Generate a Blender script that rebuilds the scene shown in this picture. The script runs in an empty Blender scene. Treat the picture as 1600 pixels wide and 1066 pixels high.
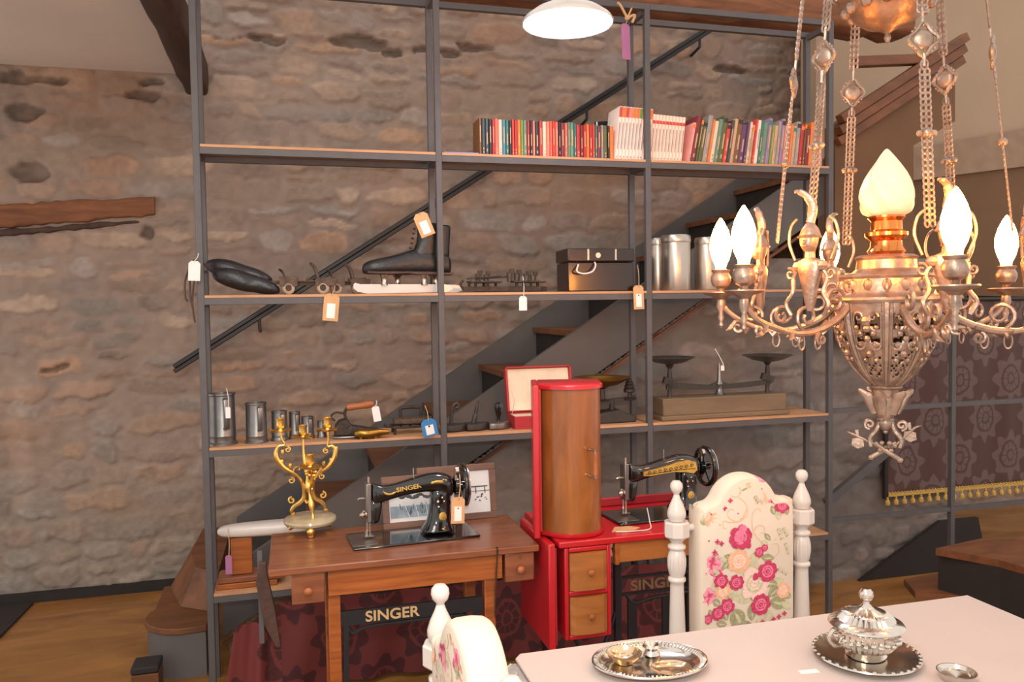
import bpy, math, random
import numpy as np
from mathutils import Vector, Matrix
PI = math.pi
R = math.radians
rnd = random.Random(7)

# ------------------------------------------------------------------ camera
F, YAW, PITCH, ROLL, DC, H = 1267.8, .2641, .043, -.0148, 3.3, 1.5
_fw = Vector((math.sin(YAW)*math.cos(PITCH), math.cos(YAW)*math.cos(PITCH), -math.sin(PITCH)))
_r0 = Vector((math.cos(YAW), -math.sin(YAW), 0)); _u0 = _r0.cross(_fw)
_rt = _r0*math.cos(ROLL) + _u0*math.sin(ROLL)
_up = -_r0*math.sin(ROLL) + _u0*math.cos(ROLL)
CAM = Vector((0, -DC, H))
cd = bpy.data.cameras.new('camera'); cam = bpy.data.objects.new('camera', cd)
bpy.context.scene.collection.objects.link(cam)
cam.matrix_world = Matrix(((_rt.x, _up.x, -_fw.x, CAM.x), (_rt.y, _up.y, -_fw.y, CAM.y), (_rt.z, _up.z, -_fw.z, CAM.z), (0, 0, 0, 1)))
cd.sensor_width = 36; cd.lens = 36*F/1600; cd.clip_start = .05
bpy.context.scene.camera = cam

def ray(px, py): return _fw + _rt*((px-800)/F) + _up*((533-py)/F)
def at(px, py, Y):
    d = ray(px, py); return CAM + d*((Y+DC)/d.y)
def atz(px, py, Z):
    d = ray(px, py); return CAM + d*((Z-H)/d.z)

# ------------------------------------------------------------------ world, lights, exposure
sc = bpy.context.scene
sc.view_settings.view_transform = 'Standard'; sc.view_settings.look = 'None'
sc.view_settings.gamma = 1; sc.view_settings.use_curve_mapping = False
sc.view_settings.exposure = 0.0
w = bpy.data.worlds.new('world'); sc.world = w; w.use_nodes = True
w.node_tree.nodes['Background'].inputs[0].default_value = (1.0, .93, .88, 1)
w.node_tree.nodes['Background'].inputs[1].default_value = 1.2

def lamp(name, kind, loc, power, col, size=.1, target=None, **kw):
    l = bpy.data.lights.new(name, kind); l.energy = power; l.color = col
    if kind == 'AREA': l.size = size
    else: l.shadow_soft_size = size
    for k, v in kw.items(): setattr(l, k, v)
    o = bpy.data.objects.new(name, l); sc.collection.objects.link(o); o.location = loc
    if target is not None:
        o.rotation_euler = (Vector(target)-Vector(loc)).to_track_quat('-Z', 'Y').to_euler()
    return o
lamp('camera_flash', 'SPOT', (.02, -3.32, 1.66), 64, (1.0, .97, .93), .05, (.8, 0, 1.1), spot_size=R(95), spot_blend=1.0)
lamp('added_fill_light', 'AREA', (-.3, -2.9, 2.7), 26, (1.0, .90, .78), .9, (.4, -.2, .6))  # added overhead fill, no such lamp is seen
CH_POS = Vector((1.342, -1.695, 1.5))

# ------------------------------------------------------------------ mesh helpers
def rot_to(d):
    d = Vector(d).normalized()
    return d.to_track_quat('Z', 'Y').to_matrix()

class MB:
    def __init__(s): s.v = []; s.f = []; s.m = []; s.mi = 0
    def add(s, vs, fs):
        b = len(s.v); s.v += [tuple(v) for v in vs]
        for f in fs: s.f.append(tuple(i+b for i in f)); s.m.append(s.mi)
        return s
    def box(s, x0, x1, y0, y1, z0, z1, M=None):
        vs = [Vector((x, y, z)) for x in (x0, x1) for y in (y0, y1) for z in (z0, z1)]
        if M is not None: vs = [M @ v for v in vs]
        return s.add(vs, [(0, 1, 3, 2), (4, 6, 7, 5), (0, 4, 5, 1), (2, 3, 7, 6), (0, 2, 6, 4), (1, 5, 7, 3)])
    def bar(s, a, b, w, h=None, up=(0, 0, 1)):
        h = h or w; a = Vector(a); b = Vector(b); d = (b-a).normalized(); up = Vector(up)
        if abs(d.dot(up)) > .98: up = Vector((0, 1, 0))
        x = d.cross(up).normalized(); y = x.cross(d)
        vs = [p + x*(sx*w/2) + y*(sy*h/2) for p in (a, b) for sx, sy in ((-1, -1), (1, -1), (1, 1), (-1, 1))]
        return s.add(vs, [(3, 2, 1, 0), (4, 5, 6, 7), (0, 1, 5, 4), (1, 2, 6, 5), (2, 3, 7, 6), (3, 0, 4, 7)])
    def lathe(s, prof, c=(0, 0, 0), n=24, ax=None, sx=1, sy=1, flute=None, caps=True):
        c = Vector(c); A = rot_to(ax) if ax is not None else Matrix.Identity(3)
        vs = []; fs = []
        for k, (r, z) in enumerate(prof):
            for i in range(n):
                a = 2*PI*i/n; rr = r
                if flute and flute[0] <= k <= flute[1]: rr = r*(1 - .10*(i % 2))
                vs.append(c + A @ Vector((rr*math.cos(a)*sx, rr*math.sin(a)*sy, z)))
        for k in range(len(prof)-1):
            for i in range(n):
                j = (i+1) % n
                fs.append((k*n+i, k*n+j, (k+1)*n+j, (k+1)*n+i))
        if caps:
            fs.append(tuple(range(n-1, -1, -1))); b = (len(prof)-1)*n; fs.append(tuple(b+i for i in range(n)))
        return s.add(vs, fs)
    def tube(s, pts, r, n=8, closed=False, flat=1.0):
        pts = [Vector(p) for p in pts]; m = len(pts)
        rs = r if isinstance(r, (list, tuple)) else [r]*m
        vs = []; fs = []; prev = None
        for k in range(m):
            if closed: d = (pts[(k+1) % m]-pts[k-1])
            else: d = pts[min(k+1, m-1)]-pts[max(k-1, 0)]
            if d.length < 1e-9: d = Vector((0, 0, 1))
            d.normalize()
            if prev is None:
                x = d.orthogonal().normalized()
                if abs(d.y) < .9: x = d.cross(Vector((0, 1, 0))).normalized()
            else:
                x = prev - d*prev.dot(d)
                if x.length < 1e-6: x = d.orthogonal()
                x.normalize()
            prev = x; y = d.cross(x)
            for i in range(n):
                a = 2*PI*i/n; vs.append(pts[k] + x*(rs[k]*math.cos(a)) + y*(rs[k]*flat*math.sin(a)))
        for k in range(m if closed else m-1):
            for i in range(n):
                j = (i+1) % n; k2 = (k+1) % m
                fs.append((k*n+i, k*n+j, k2*n+j, k2*n+i))
        if not closed:
            fs.append(tuple(range(n-1, -1, -1))); b = (m-1)*n; fs.append(tuple(b+i for i in range(n)))
        return s.add(vs, fs)
    def ball(s, c, r, n=12, sx=1, sy=1, sz=1, M=None):
        m = max(4, n//2); vs = []; fs = []; c = Vector(c)
        for k in range(1, m):
            t = PI*k/m
            for i in range(n):
                a = 2*PI*i/n; vs.append(Vector((r*sx*math.sin(t)*math.cos(a), r*sy*math.sin(t)*math.sin(a), r*sz*math.cos(t))))
        vs.append(Vector((0, 0, r*sz))); vs.append(Vector((0, 0, -r*sz)))
        for k in range(m-2):
            for i in range(n):
                j = (i+1) % n; fs.append((k*n+i, (k+1)*n+i, (k+1)*n+j, k*n+j))
        T = len(vs)-2
        for i in range(n):
            j = (i+1) % n; fs.append((T, i, j)); fs.append((T+1, (m-2)*n+j, (m-2)*n+i))
        if M is not None: vs = [M @ v for v in vs]
        return s.add([c+v for v in vs], fs)
    def prism(s, out, y0, y1, plane='xz', M=None):
        n = len(out); vs = []
        for y in (y0, y1):
            for a, b in out:
                vs.append(Vector((a, y, b)) if plane == 'xz' else (Vector((a, b, y)) if plane == 'xy' else Vector((y, a, b))))
        if M is not None: vs = [M @ v for v in vs]
        fs = [tuple(range(n)), tuple(range(2*n-1, n-1, -1))]
        for i in range(n):
            j = (i+1) % n; fs.append((i, i+n, j+n, j))
        return s.add(vs, fs)
    def loft(s, secs, caps=True):
        n = len(secs[0]); vs = [p for q in secs for p in q]; fs = []
        for k in range(len(secs)-1):
            for i in range(n):
                j = (i+1) % n; fs.append((k*n+i, k*n+j, (k+1)*n+j, (k+1)*n+i))
        if caps:
            fs.append(tuple(range(n-1, -1, -1))); b = (len(secs)-1)*n; fs.append(tuple(b+i for i in range(n)))
        return s.add(vs, fs)
    def build(s, name, mats, parent=None, bevel=0, smooth=True, sub=0, angle=38, loc=None):
        me = bpy.data.meshes.new(name); me.from_pydata(s.v, [], s.f); me.validate()
        for m in (mats if isinstance(mats, (list, tuple)) else [mats]): me.materials.append(m)
        if len(me.polygons) == len(s.m): me.polygons.foreach_set('material_index', s.m)
        import bmesh
        bm = bmesh.new(); bm.from_mesh(me); bmesh.ops.recalc_face_normals(bm, faces=bm.faces[:]); bm.to_mesh(me); bm.free()
        if smooth:
            me.shade_smooth(); me.set_sharp_from_angle(angle=R(angle))
        o = bpy.data.objects.new(name, me); sc.collection.objects.link(o)
        if parent is not None: o.parent = parent
        if loc is not None: o.location = loc
        if bevel:
            b = o.modifiers.new('bevel', 'BEVEL'); b.width = bevel; b.segments = 2; b.limit_method = 'ANGLE'; b.angle_limit = R(40)
        if sub:
            b = o.modifiers.new('sub', 'SUBSURF'); b.levels = sub; b.render_levels = sub
        return o

def sq(c, hx, hz, n=20, p=3.0, plane='yz', off=0):
    """superellipse section; c = centre, in plane yz / xy / xz"""
    out = []
    for i in range(n):
        a = 2*PI*i/n; ca, sa = math.cos(a), math.sin(a)
        u = hx*math.copysign(abs(ca)**(2/p), ca); v = hz*math.copysign(abs(sa)**(2/p), sa)
        if plane == 'yz': out.append(Vector((c[0], c[1]+u, c[2]+v)))
        elif plane == 'xy': out.append(Vector((c[0]+u, c[1]+v, c[2])))
        else: out.append(Vector((c[0]+u, c[1], c[2]+v)))
    return out
def spline(pts, n=6, closed=False):
    pts = [Vector(p) for p in pts]; out = []; m = len(pts)
    rng = range(m) if closed else range(m-1)
    for i in rng:
        if closed: p0, p1, p2, p3 = pts[i-1], pts[i], pts[(i+1) % m], pts[(i+2) % m]
        else: p0, p1, p2, p3 = pts[max(i-1, 0)], pts[i], pts[i+1], pts[min(i+2, m-1)]
        for k in range(n):
            t = k/n
            out.append(.5*((2*p1) + (p2-p0)*t + (2*p0-5*p1+4*p2-p3)*t*t + (3*p1-p0-3*p2+p3)*t**3))
    if not closed: out.append(pts[-1])
    return out
def scroll(c, r, a0, turns, ux=(1, 0, 0), uz=(0, 0, 1), n=14, shrink=.25):
    ux = Vector(ux); uz = Vector(uz); c = Vector(c); k = max(6, int(abs(turns)*n)); o = []
    for i in range(k+1):
        t = i/k; a = a0 + turns*2*PI*t; rr = r*(1-(1-shrink)*t)
        o.append(c + ux*(rr*math.cos(a)) + uz*(rr*math.sin(a)))
    return o

def thing(name, label, cat, loc=(0, 0, 0), rz=0, group=None):
    o = bpy.data.objects.new(name, None); sc.collection.objects.link(o)
    o.empty_display_size = .05; o.location = loc; o.rotation_euler = (0, 0, rz)
    return tag(o, label, cat, group)
def tag(o, label, cat, group=None, kind=None):
    o['label'] = label; o['category'] = cat
    if group: o['group'] = group
    if kind: o['kind'] = kind
    return o
def struct(o): o['kind'] = 'structure'; return o
def copy_tree(o, parent=None):
    c = o.copy(); sc.collection.objects.link(c)
    if parent is not None: c.parent = parent
    for ch in [x for x in bpy.data.objects if x.parent == o]: copy_tree(ch, c)
    return c

# ------------------------------------------------------------------ materials
def lin(c):
    c = c/255; return c/12.92 if c <= .04045 else ((c+.055)/1.055)**2.4
def rgb(t): return (lin(t[0]), lin(t[1]), lin(t[2]), 1)
def mat(name, col, rough=.5, metal=0, var=.12, vs=12, bump=0, bs=60, stretch=(1, 1, 1), coat=0, spec=.5, col2=None, detail=4):
    m = bpy.data.materials.new(name); m.use_nodes = True; nt = m.node_tree; b = nt.nodes['Principled BSDF']
    b.inputs['Roughness'].default_value = rough; b.inputs['Metallic'].default_value = metal
    b.inputs['Specular IOR Level'].default_value = spec
    if coat: b.inputs['Coat Weight'].default_value = coat; b.inputs['Coat Roughness'].default_value = .08
    tc = nt.nodes.new('ShaderNodeTexCoord'); mp = nt.nodes.new('ShaderNodeMapping')
    mp.inputs['Scale'].default_value = stretch
    nt.links.new(tc.outputs['Object'], mp.inputs[0])
    no = nt.nodes.new('ShaderNodeTexNoise'); no.inputs['Scale'].default_value = vs; no.inputs['Detail'].default_value = detail
    nt.links.new(mp.outputs[0], no.inputs['Vector'])
    cr = nt.nodes.new('ShaderNodeValToRGB'); cr.color_ramp.elements[0].position = .3; cr.color_ramp.elements[1].position = .7
    c = rgb(col)
    if col2 is not None: c0 = rgb(col2); c1 = c
    else:
        c0 = tuple(x*(1-var) for x in c[:3])+(1,); c1 = tuple(min(1, x*(1+var)) for x in c[:3])+(1,)
    cr.color_ramp.elements[0].color = c0; cr.color_ramp.elements[1].color = c1
    nt.links.new(no.outputs['Fac'], cr.inputs[0]); nt.links.new(cr.outputs[0], b.inputs['Base Color'])
    if bump:
        n2 = nt.nodes.new('ShaderNodeTexNoise'); n2.inputs['Scale'].default_value = bs; n2.inputs['Detail'].default_value = 3
        nt.links.new(mp.outputs[0], n2.inputs['Vector'])
        bu = nt.nodes.new('ShaderNodeBump'); bu.inputs['Strength'].default_value = bump; bu.inputs['Distance'].default_value = .01
        nt.links.new(n2.outputs['Fac'], bu.inputs['Height']); nt.links.new(bu.outputs[0], b.inputs['Normal'])
    return m
def emis(name, col, strength):
    m = bpy.data.materials.new(name); m.use_nodes = True; nt = m.node_tree; b = nt.nodes['Principled BSDF']
    b.inputs['Base Color'].default_value = rgb(col); b.inputs['Emission Color'].default_value = rgb(col)
    b.inputs['Emission Strength'].default_value = strength; return m
def wood(name, dark, light, axis=(1, 8, 8), rough=.45, scale=3.0, coat=0, spec=.4):
    m = bpy.data.materials.new(name); m.use_nodes = True; nt = m.node_tree; b = nt.nodes['Principled BSDF']
    b.inputs['Roughness'].default_value = rough; b.inputs['Specular IOR Level'].default_value = spec
    if coat: b.inputs['Coat Weight'].default_value = coat; b.inputs['Coat Roughness'].default_value = .15
    tc = nt.nodes.new('ShaderNodeTexCoord'); mp = nt.nodes.new('ShaderNodeMapping'); mp.inputs['Scale'].default_value = axis
    nt.links.new(tc.outputs['Object'], mp.inputs[0])
    no = nt.nodes.new('ShaderNodeTexNoise'); no.inputs['Scale'].default_value = scale; no.inputs['Detail'].default_value = 8
    no.inputs['Distortion'].default_value = .6; no.inputs['Roughness'].default_value = .62
    nt.links.new(mp.outputs[0], no.inputs['Vector'])
    cr = nt.nodes.new('ShaderNodeValToRGB'); cr.color_ramp.elements[0].position = .3; cr.color_ramp.elements[1].position = .68
    cr.color_ramp.elements[0].color = rgb(dark); cr.color_ramp.elements[1].color = rgb(light)
    nt.links.new(no.outputs['Fac'], cr.inputs[0]); nt.links.new(cr.outputs[0], b.inputs['Base Color'])
    bu = nt.nodes.new('ShaderNodeBump'); bu.inputs['Strength'].default_value = .15; bu.inputs['Distance'].default_value = .004
    nt.links.new(no.outputs['Fac'], bu.inputs['Height']); nt.links.new(bu.outputs[0], b.inputs['Normal'])
    return m
def damask(name, dark, light, scale=4.0, rough=.7, plane='xz'):
    """large ogee medallions in two weave tones"""
    m = bpy.data.materials.new(name); m.use_nodes = True; nt = m.node_tree; b = nt.nodes['Principled BSDF']
    b.inputs['Roughness'].default_value = rough
    N = nt.nodes; L = nt.links
    tc = N.new('ShaderNodeTexCoord'); no = N.new('ShaderNodeTexNoise'); no.inputs['Scale'].default_value = 11; no.inputs['Detail'].default_value = 3
    L.new(tc.outputs['Object'], no.inputs['Vector'])
    mx = N.new('ShaderNodeVectorMath'); mx.operation = 'MULTIPLY_ADD'; mx.inputs[1].default_value = (.05, .05, .05)
    L.new(no.outputs['Color'], mx.inputs[0]); L.new(tc.outputs['Object'], mx.inputs[2])
    sp = N.new('ShaderNodeSeparateXYZ'); L.new(mx.outputs[0], sp.inputs[0])
    def math_(op, a, bb=None):
        n = N.new('ShaderNodeMath'); n.operation = op
        for i, q in enumerate((a, bb)):
            if q is None: continue
            if isinstance(q, (int, float)): n.inputs[i].default_value = q
            else: L.new(q, n.inputs[i])
        return n.outputs[0]
    def lattice(off):
        px_ = math_('SUBTRACT', math_('FRACT', math_('ADD', math_('MULTIPLY', sp.outputs[0], scale), off+20)), .5)
        pz_ = math_('SUBTRACT', math_('FRACT', math_('ADD', math_('MULTIPLY', sp.outputs[2], scale*.8), off+20)), .5)
        rr = math_('SQRT', math_('ADD', math_('MULTIPLY', px_, px_), math_('MULTIPLY', pz_, pz_)))
        th = math_('ARCTAN2', pz_, px_)
        edge = math_('ADD', math_('MULTIPLY', math_('COSINE', math_('MULTIPLY', th, 8)), .045), .29)
        body = math_('SUBTRACT', edge, rr)                       # > 0 inside the medallion
        ring = math_('SUBTRACT', math_('ABSOLUTE', math_('SUBTRACT', rr, .175)), .016)
        core = math_('SUBTRACT', math_('ABSOLUTE', math_('SUBTRACT', rr, .07)), .012)
        leaf = math_('SUBTRACT', math_('ABSOLUTE', math_('SINE', math_('MULTIPLY', th, 5))), math_('MULTIPLY', math_('LESS_THAN', rr, .16), .22))
        return math_('MINIMUM', math_('MINIMUM', math_('MULTIPLY', body, 6), math_('MULTIPLY', ring, 12)), math_('MINIMUM', math_('MULTIPLY', core, 12), leaf))
    t = math_('ADD', math_('MAXIMUM', lattice(0), lattice(.5)), .40)
    cr = N.new('ShaderNodeValToRGB'); cr.color_ramp.elements[0].position = .38; cr.color_ramp.elements[1].position = .46
    cr.color_ramp.elements[0].color = rgb(dark); cr.color_ramp.elements[1].color = rgb(light)
    L.new(t, cr.inputs[0]); L.new(cr.outputs[0], b.inputs['Base Color'])
    return m

M = {}
M['frame'] = mat('painted_dark_steel', (86, 82, 83), .55, .0, .08, 20)
M['shelf'] = wood('shelf_board_wood', (176, 128, 92), (206, 158, 118), (1, 6, 6), .6)
M['rail'] = mat('black_rail_steel', (40, 35, 34), .4, .2, .1)
M['stair'] = mat('stair_grey_steel', (94, 90, 88), .6, .0, .12, 4)
M['tread'] = wood('stair_tread_wood', (84, 52, 32), (128, 80, 48), (1, 4, 4), .5)
M['beam'] = wood('old_beam_wood', (96, 62, 44), (150, 98, 66), (1, 7, 7), .8, 2.5)
M['dbeam'] = wood('dark_beam_wood', (56, 42, 36), (84, 64, 54), (6, 1, 6), .8, 2.5)
M['plaster'] = mat('grey_plaster', (220, 208, 198), .9, 0, .06, 1.5, .1, 30)
M['plaster2'] = mat('cream_plaster', (166, 142, 118), .9, 0, .06, 1.5, .1, 30)
M['floor'] = wood('oak_floor', (122, 80, 40), (172, 120, 62), (1.0, 3.5, 1), .35, 2.2, coat=.2)
M['dark'] = mat('dark_void_paint', (40, 34, 32), .8)
M['brownpanel'] = wood('brown_stair_panel', (96, 68, 44), (116, 84, 56), (1, 2, 1), .75, 1.2)
M['walnut'] = wood('sewing_table_walnut', (112, 66, 44), (146, 88, 58), (1, 9, 9), .32, 4, coat=.25)
M['oak'] = wood('sewing_table_oak', (128, 66, 28), (172, 98, 46), (1, 12, 14), .35, 4, coat=.2)
M['castiron'] = mat('black_cast_iron', (38, 38, 42), .45, .3, .1)
M['machine'] = mat('black_japanned_enamel', (14, 13, 14), .12, 0, .1, coat=.8)
M['chrome'] = mat('worn_chrome', (196, 186, 176), .22, 1, .1, 30)
M['steel'] = mat('dull_steel', (140, 134, 130), .38, .9, .12, 30)
M['gold'] = mat('gilded_brass', (240, 198, 112), .3, 1, .15, 30, .1, 90)
M['decal'] = mat('gold_decal', (206, 166, 78), .35, .5, .25, 60)
M['onyx'] = mat('green_onyx', (196, 182, 150), .25, 0, .15, 10, coat=.4, col2=(150, 130, 100))
M['red'] = mat('red_lacquer', (186, 28, 38), .32, 0, .06, 8, coat=.3)
M['redbox'] = mat('red_leatherette', (170, 40, 48), .5, 0, .08, 20)
M['cream'] = mat('cream_satin', (226, 206, 180), .6)
M['veneer'] = wood('bonnet_veneer', (116, 66, 28), (158, 98, 46), (5, 5, 1.2), .3, 3, coat=.4)
M['drawer'] = wood('drawer_front_wood', (150, 92, 44), (178, 114, 60), (1, 6, 6), .35, 4, coat=.2)
M['white'] = mat('white_paint', (208, 200, 192), .3, 0, .03, coat=.2)
M['cloth'] = mat('white_table_top', (200, 186, 178), .45, 0, .02, 4)
M['fabric'] = mat('floral_linen', (216, 202, 184), .8, 0, .03, 8)
def floral(m):
    nt = m.node_tree; b = nt.nodes['Principled BSDF']; old = b.inputs['Base Color'].links[0].from_socket
    tc = nt.nodes.new('ShaderNodeTexCoord'); no = nt.nodes.new('ShaderNodeTexNoise'); no.inputs['Scale'].default_value = 60
    nt.links.new(tc.outputs['Object'], no.inputs['Vector'])
    ad = nt.nodes.new('ShaderNodeVectorMath'); ad.operation = 'MULTIPLY_ADD'; ad.inputs[1].default_value = (.03, .03, .03)
    nt.links.new(no.outputs['Color'], ad.inputs[0]); nt.links.new(tc.outputs['Object'], ad.inputs[2])
    for sc_, th, cols, pick in ((13, .30, ((196, 66, 104), (228, 150, 168)), .62), (19, .22, ((160, 158, 122), (198, 190, 160)), .6)):
        v = nt.nodes.new('ShaderNodeTexVoronoi'); v.inputs['Scale'].default_value = sc_; nt.links.new(ad.outputs[0], v.inputs['Vector'])
        sp = nt.nodes.new('ShaderNodeSeparateColor'); nt.links.new(v.outputs['Color'], sp.inputs[0])
        l1 = nt.nodes.new('ShaderNodeMath'); l1.operation = 'LESS_THAN'; l1.inputs[1].default_value = th; nt.links.new(v.outputs['Distance'], l1.inputs[0])
        l2 = nt.nodes.new('ShaderNodeMath'); l2.operation = 'GREATER_THAN'; l2.inputs[1].default_value = pick; nt.links.new(sp.outputs[0], l2.inputs[0])
        ml = nt.nodes.new('ShaderNodeMath'); ml.operation = 'MULTIPLY'; nt.links.new(l1.outputs[0], ml.inputs[0]); nt.links.new(l2.outputs[0], ml.inputs[1])
        cr = nt.nodes.new('ShaderNodeValToRGB'); cr.color_ramp.elements[0].position = .42; cr.color_ramp.elements[1].position = .55
        cr.color_ramp.elements[0].color = rgb(cols[0]); cr.color_ramp.elements[1].color = rgb(cols[1]); nt.links.new(no.outputs['Fac'], cr.inputs[0])
        mx = nt.nodes.new('ShaderNodeMix'); mx.data_type = 'RGBA'; nt.links.new(ml.outputs[0], mx.inputs[0]); nt.links.new(old, mx.inputs[6]); nt.links.new(cr.outputs[0], mx.inputs[7]); old = mx.outputs[2]
    nt.links.new(old, b.inputs['Base Color'])
floral(M['fabric'])
M['rose'] = mat('print_rose_magenta', (190, 58, 94), .8, 0, .3, 160)
M['rosel'] = mat('print_rose_light', (226, 120, 150), .8, 0, .2, 120)
M['blush'] = mat('print_rose_blush', (236, 202, 190), .8, 0, .12, 140)
M['peach'] = mat('print_peach', (232, 178, 140), .8, 0, .15, 140)
M['leaf'] = mat('print_sage_leaf', (156, 154, 118), .8, 0, .2, 120)
M['leafl'] = mat('print_pale_leaf', (196, 190, 158), .8, 0, .15, 120)
M['tan'] = mat('print_tan_scroll', (222, 186, 150), .8)
M['silver'] = mat('silver_plate', (214, 206, 196), .16, 1, .06, 30)
M['pewter'] = mat('pewter', (128, 126, 124), .36, .85, .15, 20)
M['rust'] = mat('rusty_iron', (92, 74, 62), .7, .35, .3, 40, .4, 80)
M['rustd'] = mat('dark_rusty_iron', (62, 52, 46), .6, .4, .3, 40, .4, 80)
M['leather'] = mat('black_leather', (30, 28, 30), .34, 0, .2, 30, .15, 70)
M['leatherb'] = mat('worn_brown_leather', (74, 50, 42), .55, 0, .3, 30, .15, 70)
M['kraft'] = mat('kraft_card', (202, 158, 112), .8)
M['paper'] = mat('white_paper', (236, 230, 226), .8, 0, .02)
M['string'] = mat('jute_string', (196, 160, 120), .9)
M['wstring'] = mat('white_string', (220, 212, 204), .9)
M['purple'] = mat('purple_card', (164, 104, 146), .7)
M['bluecard'] = mat('blue_card', (48, 120, 178), .6)
M['lacquer'] = mat('dark_brown_lacquer', (34, 18, 14), .22, 0, .15, 10, coat=.25)
M['can'] = mat('aluminium', (186, 176, 164), .3, .9, .1, 12)
M['brass'] = mat('old_brass', (156, 118, 52), .3, .9, .15, 10)
M['scaleiron'] = mat('scale_iron', (66, 60, 56), .5, .4, .15, 20)
M['woodgrey'] = wood('scale_base_wood', (108, 88, 66), (128, 106, 82), (1, 6, 6), .5)
M['handlewood'] = wood('turned_handle_wood', (140, 80, 44), (178, 108, 64), (1, 8, 8), .4)
M['chand'] = mat('patinated_silver_bronze', (162, 140, 124), .38, .75, .25, 40, .2, 60)
M['copper'] = mat('polished_copper', (224, 140, 76), .18, 1, .1)
M['brownframe'] = wood('picture_frame_wood', (110, 80, 66), (138, 102, 84), (1, 5, 5), .45)
M['bulb'] = emis('lit_bulb', (255, 158, 70), 125)
M['pend'] = emis('lit_pendant', (226, 238, 255), 30)
M['damask_red'] = damask('red_damask', (104, 40, 38), (66, 22, 25), 2.9)
M['damask_grey'] = damask('grey_damask', (78, 52, 46), (100, 80, 76), 2.9)
M['trim'] = mat('gold_fringe', (196, 160, 82), .7, 0, .3, 120)
M['black'] = mat('black_ink', (24, 22, 22), .8)
M['reddot'] = mat('red_dot', (200, 40, 50), .8)
m = bpy.data.materials.new('frosted_flame_glass'); m.use_nodes = True; b = m.node_tree.nodes['Principled BSDF']
b.inputs['Base Color'].default_value = rgb((214, 200, 176)); b.inputs['Roughness'].default_value = .3
b.inputs['Emission Color'].default_value = rgb((255, 226, 180)); b.inputs['Emission Strength'].default_value = 0.22
M['glass'] = m

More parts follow.
